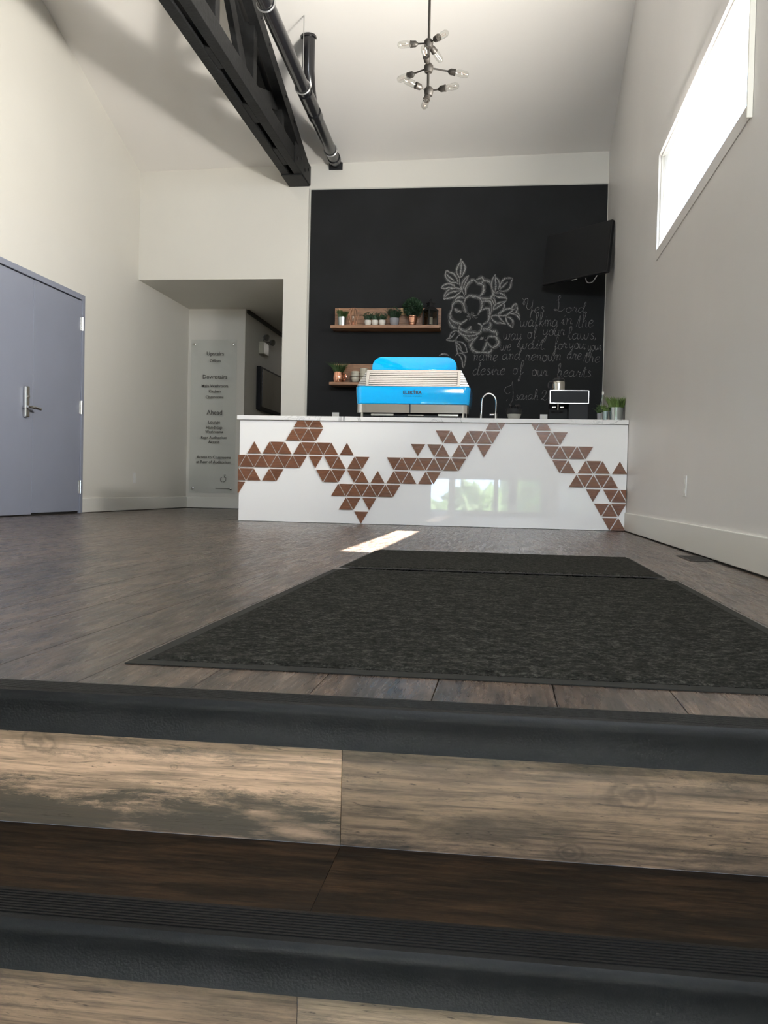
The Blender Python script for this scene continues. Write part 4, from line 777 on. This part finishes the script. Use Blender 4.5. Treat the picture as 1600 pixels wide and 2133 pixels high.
t = potted('copper_mug_plant', 'wispy grass in a shiny copper mug at the left end of the lower shelf', (-1.828, YI, Z2), cup_prof(.052, .050, .118, curve=.010), M['copper'], 'grass', .05, .115, 260, 'grass', ld=.75)
obj('mug_handle', MB().tube(catmull([(.052, 0, .095), (.078, 0, .092), (.084, 0, .060), (.072, 0, .035), (.056, 0, .028)], 4), .005, 8), M['copper'], t, smooth=True)
def build_cups():
    rk = thing('cup_rack', 'black wire rack holding white cups on the lower shelf', 'rack', (-1.60, YI, Z2))
    mb = MB()
    for z in (.006, .070):
        mb.tube([(-.095, -.045, z), (.12, -.045, z), (.12, .045, z), (-.095, .045, z), (-.095, -.045, z)], .0025, 6)
    for x in (-.095, .12):
        for y in (-.045, .045): mb.rod((x, y, 0), (x, y, .07), .0025, 6)
    obj('wire_frame', mb, M['black'], rk)
    obj('wire_floor', MB().box((-.095, -.045, .004), (.12, .045, .007)), M['black'], rk)
    prof = cup_prof(.030, .043, .050, curve=.004); names = ['bottom', 'second', 'topmost', 'raised topmost']
    first = None
    for ci, (cx_, n, side) in enumerate(((-.045, 3, 'left'), (.047, 4, 'right'))):
        for k in range(n):
            lab = 'white cup in the %s stack of the wire rack, %s' % (side, ['lowest', 'second from below', 'third from below', 'fourth from below'][k] if k < n - 1 else 'topmost')
            if first is None:
                o = thing('cup', lab, 'cup', (-1.60 + cx_, YI, Z2 + .008), 'white cups in the rack on the lower shelf'); first = o
                obj('cup_body', MB().lathe(prof, (0, 0, 0), 20), M['ceramic2'], o, smooth=True)
                obj('cup_handle', MB().tube(catmull([(.038, .010, .040), (.054, .016, .036), (.052, .016, .018), (.036, .010, .014)], 3), .003, 6), M['ceramic2'], o, smooth=True)
            else:
                o = first.copy(); COL.objects.link(o); o['label'] = lab; o.location = (-1.60 + cx_, YI, Z2 + .008 + .0335 * k)
                for ch in first.children: c = ch.copy(); COL.objects.link(c); c.parent = o
build_cups()
# ================================================================== wall plates, sign, screens
def outlet(name, label, c, face, switch=False):
    t = thing(name, label, 'outlet', c)
    ax = {'-y': (lambda u, w, d: (u, -d, w)), '+x': (lambda u, w, d: (d, u, w)), '-x': (lambda u, w, d: (-d, u, w))}[face]
    def bx(name, u0, u1, w0, w1, d0, d1, m, **k):
        a, b = ax(u0, w0, d0), ax(u1, w1, d1); obj(name, MB().box(tuple(min(p, q) for p, q in zip(a, b)), tuple(max(p, q) for p, q in zip(a, b))), m, t, **k)
    bx('cover_plate', -.039, .039, -.058, .058, .0005, .006, M['white'], bevel=.0015)
    for w in (-.026, .026):
        bx('socket_face', -.016, .016, w - .014, w + .014, .006, .0078, M['trim'], bevel=.001)
outlet('outlet', 'white outlet plate low on the left wall near the recess', (XL, 10.07, .37), '+x')
outlet('outlet', 'white outlet plate low on the right wall above the floor vent', (XR, 5.36, .36), '-x')
outlet('outlet', 'white outlet plate on the chalkboard below the lower shelf', (-1.880, YB - .012, 1.080), '-y')
outlet('outlet', 'white outlet plate on the chalkboard left of the coffee brewer', (.384, YB - .012, 1.085), '-y')
outlet('outlet', 'white outlet plate low on the right wall beside the potted grasses', (XR, YC + .66, 1.02), '-x')
def build_sign():
    xc, x0, x1, z0, z1, y = -3.80, -4.128, -3.511, .205, 2.205, YS - .035
    s = thing('directory_sign', 'clear acrylic wall sign with black directions, standing off the recess wall', 'sign', (xc, YS, z0))
    world_obj('acrylic_panel', MB().box((x0, y, z0), (x1, y + .006, z1)), M['acrylic'], s, bevel=.0015)
    for x in (x0 + .05, x1 - .05):
        for z in (z0 + .06, z1 - .06):
            world_obj('standoff', MB().lathe([(.010, 0), (.010, .032)], (x, YS - .0005, z), 14, (0, -1, 0)).lathe([(.014, 0), (.014, .008), (.011, .010)], (x, y - .0003, z), 14, (0, -1, 0)), M['satin'], s, smooth=True)
    Z = lambda py: 2.02 - (py - 738) * .006282
    rows = [('Upstairs', 738, 37.8), ('Offices', 753, 24), ('Downstairs', 786, 53.5), ('Main Washroom', 805, 58), ('Kitchen', 816, 26), ('Classrooms', 828, 39), ('Ahead', 860, 34), ('Lounge', 880, 26),
            ('Handicap', 891, 36), ('Washrooms', 900, 39), ('Rear Auditorium', 912, 57), ('Access', 921, 25), ('Access to Classrooms', 953, 75), ('at Rear of Auditorium', 963, 76)]
    for tx_, py, w in rows:
        big = tx_ in ('Upstairs', 'Downstairs', 'Ahead')
        me = text_mesh(tx_, w * .00614, .1, M['signink'], .0005, bold=.0008 if big else .0012); h = max(v.co.z for v in me.vertices)
        o = put('lettering', me, s, Vector((xc, y - .0008, Z(py) - h / 2 + .004)) - s.location)
    mb = MB(); c = (-3.665, .395)
    for p in ([(-.02, .02), (-.035, .0), (-.03, -.04), (-.01, -.035)], [(.0, .045), (.03, .05), (.012, .018), (.035, .012), (.03, -.03), (.0, -.045)]):
        mb.tube([(c[0] + q.x, y - .001, c[1] + q.y) for q in catmull([(a, b, 0) for a, b in p], 5)], .003, 5)
    world_obj('logo_stroke', mb, M['signink'], s)
    world_obj('underline', MB().box((-3.77, y - .0015, .262), (-3.56, y - .0002, .270)), M['signink'], s)
build_sign()
def build_screens():
    # screen in the corridor
    x = -3.415; t = thing('corridor_screen', 'glossy black-framed screen on the corridor wall, left of the white pillar', 'screen', (x, 12.97, 1.65))
    world_obj('screen_frame', MB().box((x + .001, 12.37, 1.353), (x + .06, 13.62, 1.948)), M['tv'], t, bevel=.008)
    world_obj('screen_glass', MB().box((x + .0605, 12.46, 1.40), (x + .064, 13.57, 1.92)), M['screen'], t)
    e = thing('emergency_light', 'white emergency light with two lamp heads high on the corridor wall', 'light', (x, 12.6, 2.25))
    world_obj('housing', MB().box((x + .001, 12.47, 2.13), (x + .07, 12.74, 2.30)), M['ceramic2'], e, bevel=.008)
    for y_, z_ in ((12.55, 2.37), (12.88, 2.35)):
        h = world_obj('lamp_head', MB().lathe([(.018, 0), (.035, .02), (.045, .05), (.045, .06)], (x + .05, y_, z_), 16, (.7, -.35, -.2)).rod((x + .03, 12.6, 2.29), (x + .05, y_, z_), .007, 8), M['alu'], e, smooth=True)
        obj('lens', MB().lathe([(.040, .0), (.030, .01), (.005, .016)], Vector((x + .05, y_, z_)) + Vector((.7, -.35, -.2)).normalized() * .0605, 16, (.7, -.35, -.2)), M['bulb'], h, smooth=True)
    # television: right edge near, left edge close to the chalkboard
    A = Vector((.352, 9.86, 0)); B = Vector((.952, 9.28, 0)); z0, z1 = 2.475, 2.965
    tv = thing('television', 'black television on a wall arm, angled high over the right of the chalkboard', 'television', ((A.x + B.x) / 2, (A.y + B.y) / 2, 2.72))
    tv.rotation_euler = (math.radians(-7), 0, math.atan2(B.y - A.y, B.x - A.x)); L = (B - A).length
    obj('housing', MB().box((-L / 2, -.014, -.262), (L / 2, .030, .262)), M['tvback'], tv, bevel=.008)
    obj('display', MB().box((-L / 2 + .012, -.016, -.246), (L / 2 - .012, -.0135, .250)), M['tv'], tv)
    obj('back_bulge', MB().box((-L * .32, .030, -.20), (L * .32, .060, .12)), M['tvback'], tv, bevel=.02)
    arm = MB().tube([(0, .05, 0), (.10, .16, .02), (.18, .10, .02)], .018, 8); obj('wall_arm', arm, M['black'], tv)
    obj('cable', MB().tube(catmull([(.10, .04, -.22), (.13, .045, -.300), (.19, .05, -.312), (.24, .03, -.29), (.27, .03, -.25)], 5), .005, 7), M['zinc'], tv, smooth=True)
    obj('badge', MB().box((-.02, -.012, -.276), (.045, -.006, -.268)), M['zinc'], tv)
build_screens()
# ================================================================== things on the right of the bar
def build_brewer():
    x0, x1, y0, y1 = .362, .700, YC + .38, YC + .62
    t = thing('coffee_brewer', 'black coffee brewer with a silver-rimmed front panel on the right of the bar', 'coffee maker', (.53, (y0 + y1) / 2, ZT))
    world_obj('head', MB().box((x0 + .002, y0, 1.088), (x1 - .002, y1, 1.205)), M['tv'], t, bevel=.004)
    fr = MB(); w = .007
    fr.box((x0, y0 - .006, 1.198), (x1, y0 - .0002, 1.198 + w)).box((x0, y0 - .006, 1.088), (x1, y0 - .0002, 1.088 + w)).box((x0, y0 - .006, 1.095), (x0 + w, y0 - .0002, 1.198)).box((x1 - w, y0 - .006, 1.095), (x1, y0 - .0002, 1.198))
    world_obj('silver_rim', fr, M['satin'], t, bevel=.001)['label'] = 'silver rim of the front panel'
    world_obj('grinder_body', MB().box((.528, y0 + .01, ZT), (x1 - .003, y1, 1.0875)), M['tv'], t, bevel=.004)
    world_obj('rear_column', MB().box((x0 + .004, y1 - .07, ZT), (.527, y1, 1.0875)), M['tvback'], t)
    world_obj('drip_base', MB().box((x0 + .004, y0 + .01, ZT), (.527, y1 - .071, ZT + .02)), M['tvback'], t, bevel=.003)
    for x in (.402, .470): world_obj('spout', MB().rod((x - .016, y0 + .03, 1.058), (x + .016, y0 + .03, 1.060), .009, 10), M['steel'], t, smooth=True)
    world_obj('nozzle', MB().rod((.438, y0 + .03, 1.0875), (.438, y0 + .03, 1.035), .005, 8), M['steel'], t, smooth=True)
    p = thing('steel_canister', 'steel canister with a black lid standing on top of the coffee brewer', 'canister', (.440, YC + .46, 1.2055))
    obj('canister_body', MB().lathe([(.050, 0), (.054, .004), (.055, .06), (.052, .082), (.044, .090)], (0, 0, 0), 24), M['steel'], p, smooth=True)
    obj('lid', MB().lathe([(.050, .0905), (.052, .095), (.050, .105), (.040, .112), (.012, .115), (.012, .128)], (0, 0, 0), 24), M['black'], p, smooth=True)
    obj('canister_handle', MB().tube(catmull([(-.052, -.01, .075), (-.085, -.02, .072), (-.088, -.02, .03), (-.056, -.01, .015)], 4), .006, 8), M['black'], p, smooth=True)
build_brewer()
def build_bowl():
    b = thing('steel_bowl', 'black and steel bowl holding black utensils, right of the tap', 'bowl', (.055, YC + .30, ZT))
    obj('bowl_body', MB().lathe([(.030, 0), (.034, .004), (.052, .030), (.064, .062), (.062, .063)], (0, 0, 0), 28), M['steel'], b, smooth=True)
    obj('black_rim', MB().lathe([(.064, .0635), (.071, .075), (.074, .105), (.071, .106)], (0, 0, 0), 28), M['black'], b, smooth=True)
    for i, (x, y, s) in enumerate(((-.03, 0, .9), (.02, .01, 1.1), (.04, -.015, .9))):
        t = obj('tamper', MB().lathe([(.016 * s, 0), (.018 * s, .012), (.009, .02), (.012, .05), (.018, .065), (.010, .080)], (0, 0, 0), 16), M['black'], loc=(.055 + x, YC + .30 + y, ZT + .066), smooth=True)
        tag(t, 'black handled tamper sticking out of the steel bowl, %s of three' % ['leftmost', 'middle', 'rightmost'][i], 'tamper', 'tampers in the steel bowl')
build_bowl()
yp = YC + .30
potted('potted_grass', 'lush green grass in the big shiny silver bucket at the right end of the bar', (.925, yp, ZT), cup_prof(.050, .063, .128), M['galv'], 'grass', .058, .105, 420, 'grass2', ld=.55)
potted('potted_grass', 'short grass in a slim pale teal tin, left of the silver bucket', (.836, yp + .01, ZT), cup_prof(.020, .024, .098), M['teal'], 'grass', .02, .07, 90, 'grass2', ld=.8)
potted('potted_grass', 'small dark sprig in the smallest grey tin near the bar end', (.786, yp + .01, ZT), cup_prof(.018, .021, .078), M['greypot'], 'bush', .02, .06, 60, 'grass', ld=.8)
t = thing('plant_pick', 'thin wire plant pick with a small pale tag rising behind the grey tin', 'plant pick', (.800, yp + .06, ZT))
obj('wire_stem', MB().tube(catmull([(0, 0, 0), (-.004, 0, .12), (.004, 0, .19), (.016, 0, .25)], 4), .0022, 6), M['teal'], t)
obj('paper_tag', MB().box((.008, -.001, .245), (.024, .001, .272)), M['ceramic'], t)
# ================================================================== mats, vent
def build_mats():
    def mat_(label, x0, x1, y0, y1, z, e, em):
        t = thing('floor_mat', label, 'floor mat', ((x0 + x1) / 2, (y0 + y1) / 2, 0))
        vs = []; o = [(x0, y0), (x1, y0), (x1, y1), (x0, y1)]; i_ = [(x0 + e, y0 + e), (x1 - e, y0 + e), (x1 - e, y1 - e), (x0 + e, y1 - e)]
        for p in o: vs.append((*p, z + .0005))
        for p in o: vs.append((*p, z + .0022))
        for p in i_: vs.append((*p, z + .0042))
        for p in i_: vs.append((*p, z + .0005))
        fs = []
        for k in range(4):
            j = (k + 1) % 4; fs += [(k, j, 4 + j, 4 + k), (4 + k, 4 + j, 8 + j, 8 + k), (8 + k, 8 + j, 12 + j, 12 + k), (12 + k, 12 + j, j, k)]
        world_obj('rubber_border', MB().add(vs, fs), em, t)
        nx, ny = 90, int(90 * (y1 - y0) / (x1 - x0)); X0, X1, Y0, Y1 = x0 + e + .001, x1 - e - .001, y0 + e + .001, y1 - e - .001
        V = []; Fc = []
        for j in range(ny + 1):
            for i in range(nx + 1):
                x, y = X0 + (X1 - X0) * i / nx, Y0 + (Y1 - Y0) * j / ny; ed = i in (0, nx) or j in (0, ny)
                V.append((x, y, z + .0045 if ed else z + .0095 + .0015 * noise.noise(Vector((x * 60, y * 60, 0)))))
        for j in range(ny):
            for i in range(nx): a = j * (nx + 1) + i; Fc.append((a, a + 1, a + nx + 2, a + nx + 1))
        world_obj('carpet_pile', MB().add(V, Fc), M['carpet'], t, smooth=True)['kind'] = 'stuff'
        return t
    a = mat_('large charcoal carpet mat in front, nearest the top step', -.635, .615, 1.500, 3.42, 0, .028, M['matedge'])
    b = mat_('smaller charcoal carpet mat behind the large one, nearer the bar', -.606, .572, 3.385, 4.36, .0112, .010, M['dark'])
build_mats()
def build_vent():
    t = thing('floor_vent', 'dark metal floor register beside the right wall baseboard', 'vent', (.925, 4.68, 0))
    world_obj('vent_frame', MB().box((.868, 4.50, .0003), (.978, 4.518, .004)).box((.868, 4.842, .0003), (.978, 4.86, .004)).box((.868, 4.518, .0003), (.880, 4.842, .004)).box((.966, 4.518, .0003), (.978, 4.842, .004)), M['bronze'], t, bevel=.001)
    world_obj('vent_well', MB().box((.880, 4.518, .0003), (.966, 4.842, .0008)), M['dark'], t)
    for k in range(12):
        y = 4.530 + k * .0265; world_obj('vent_slat', MB().box((.8805, y, .001), (.9655, y + .010, .0035)), M['bronze'], t)
build_vent()
# ================================================================== outdoors behind the entrance
def build_outdoors():
    o = obj('ground_outdoors', MB().box((-40, -60, -1.62), (40, YF - .17, -1.52)).box((XR + .17, YF - .17, -1.62), (40, 40, -1.52)), M['concrete']); o['kind'] = 'structure'
    for i, (x, y, r) in enumerate(((-1.95, -7.6, .75), (-.85, -11.2, .95), (1.7, -15.5, 1.7))):
        bm = bmesh.new(); bmesh.ops.create_icosphere(bm, subdivisions=4, radius=r)
        for v in bm.verts: v.co *= 1 + .35 * noise.noise(v.co * 2.0 + Vector((i * 9, 0, 0))) + .35 * noise.noise(v.co * 7); v.co.z = v.co.z * 1.2 + r * .9
        me = bpy.data.meshes.new('shrub'); bm.to_mesh(me); bm.free(); me.materials.append(M['shrub'])
        tag(put('shrub', me, None, (x, y, -1.52)), ['rounded green shrub outside the entrance, left of the path', 'low green shrub outside the entrance, right of the path', 'tall green shrub farthest right outside the entrance'][i], 'shrub')
build_outdoors()
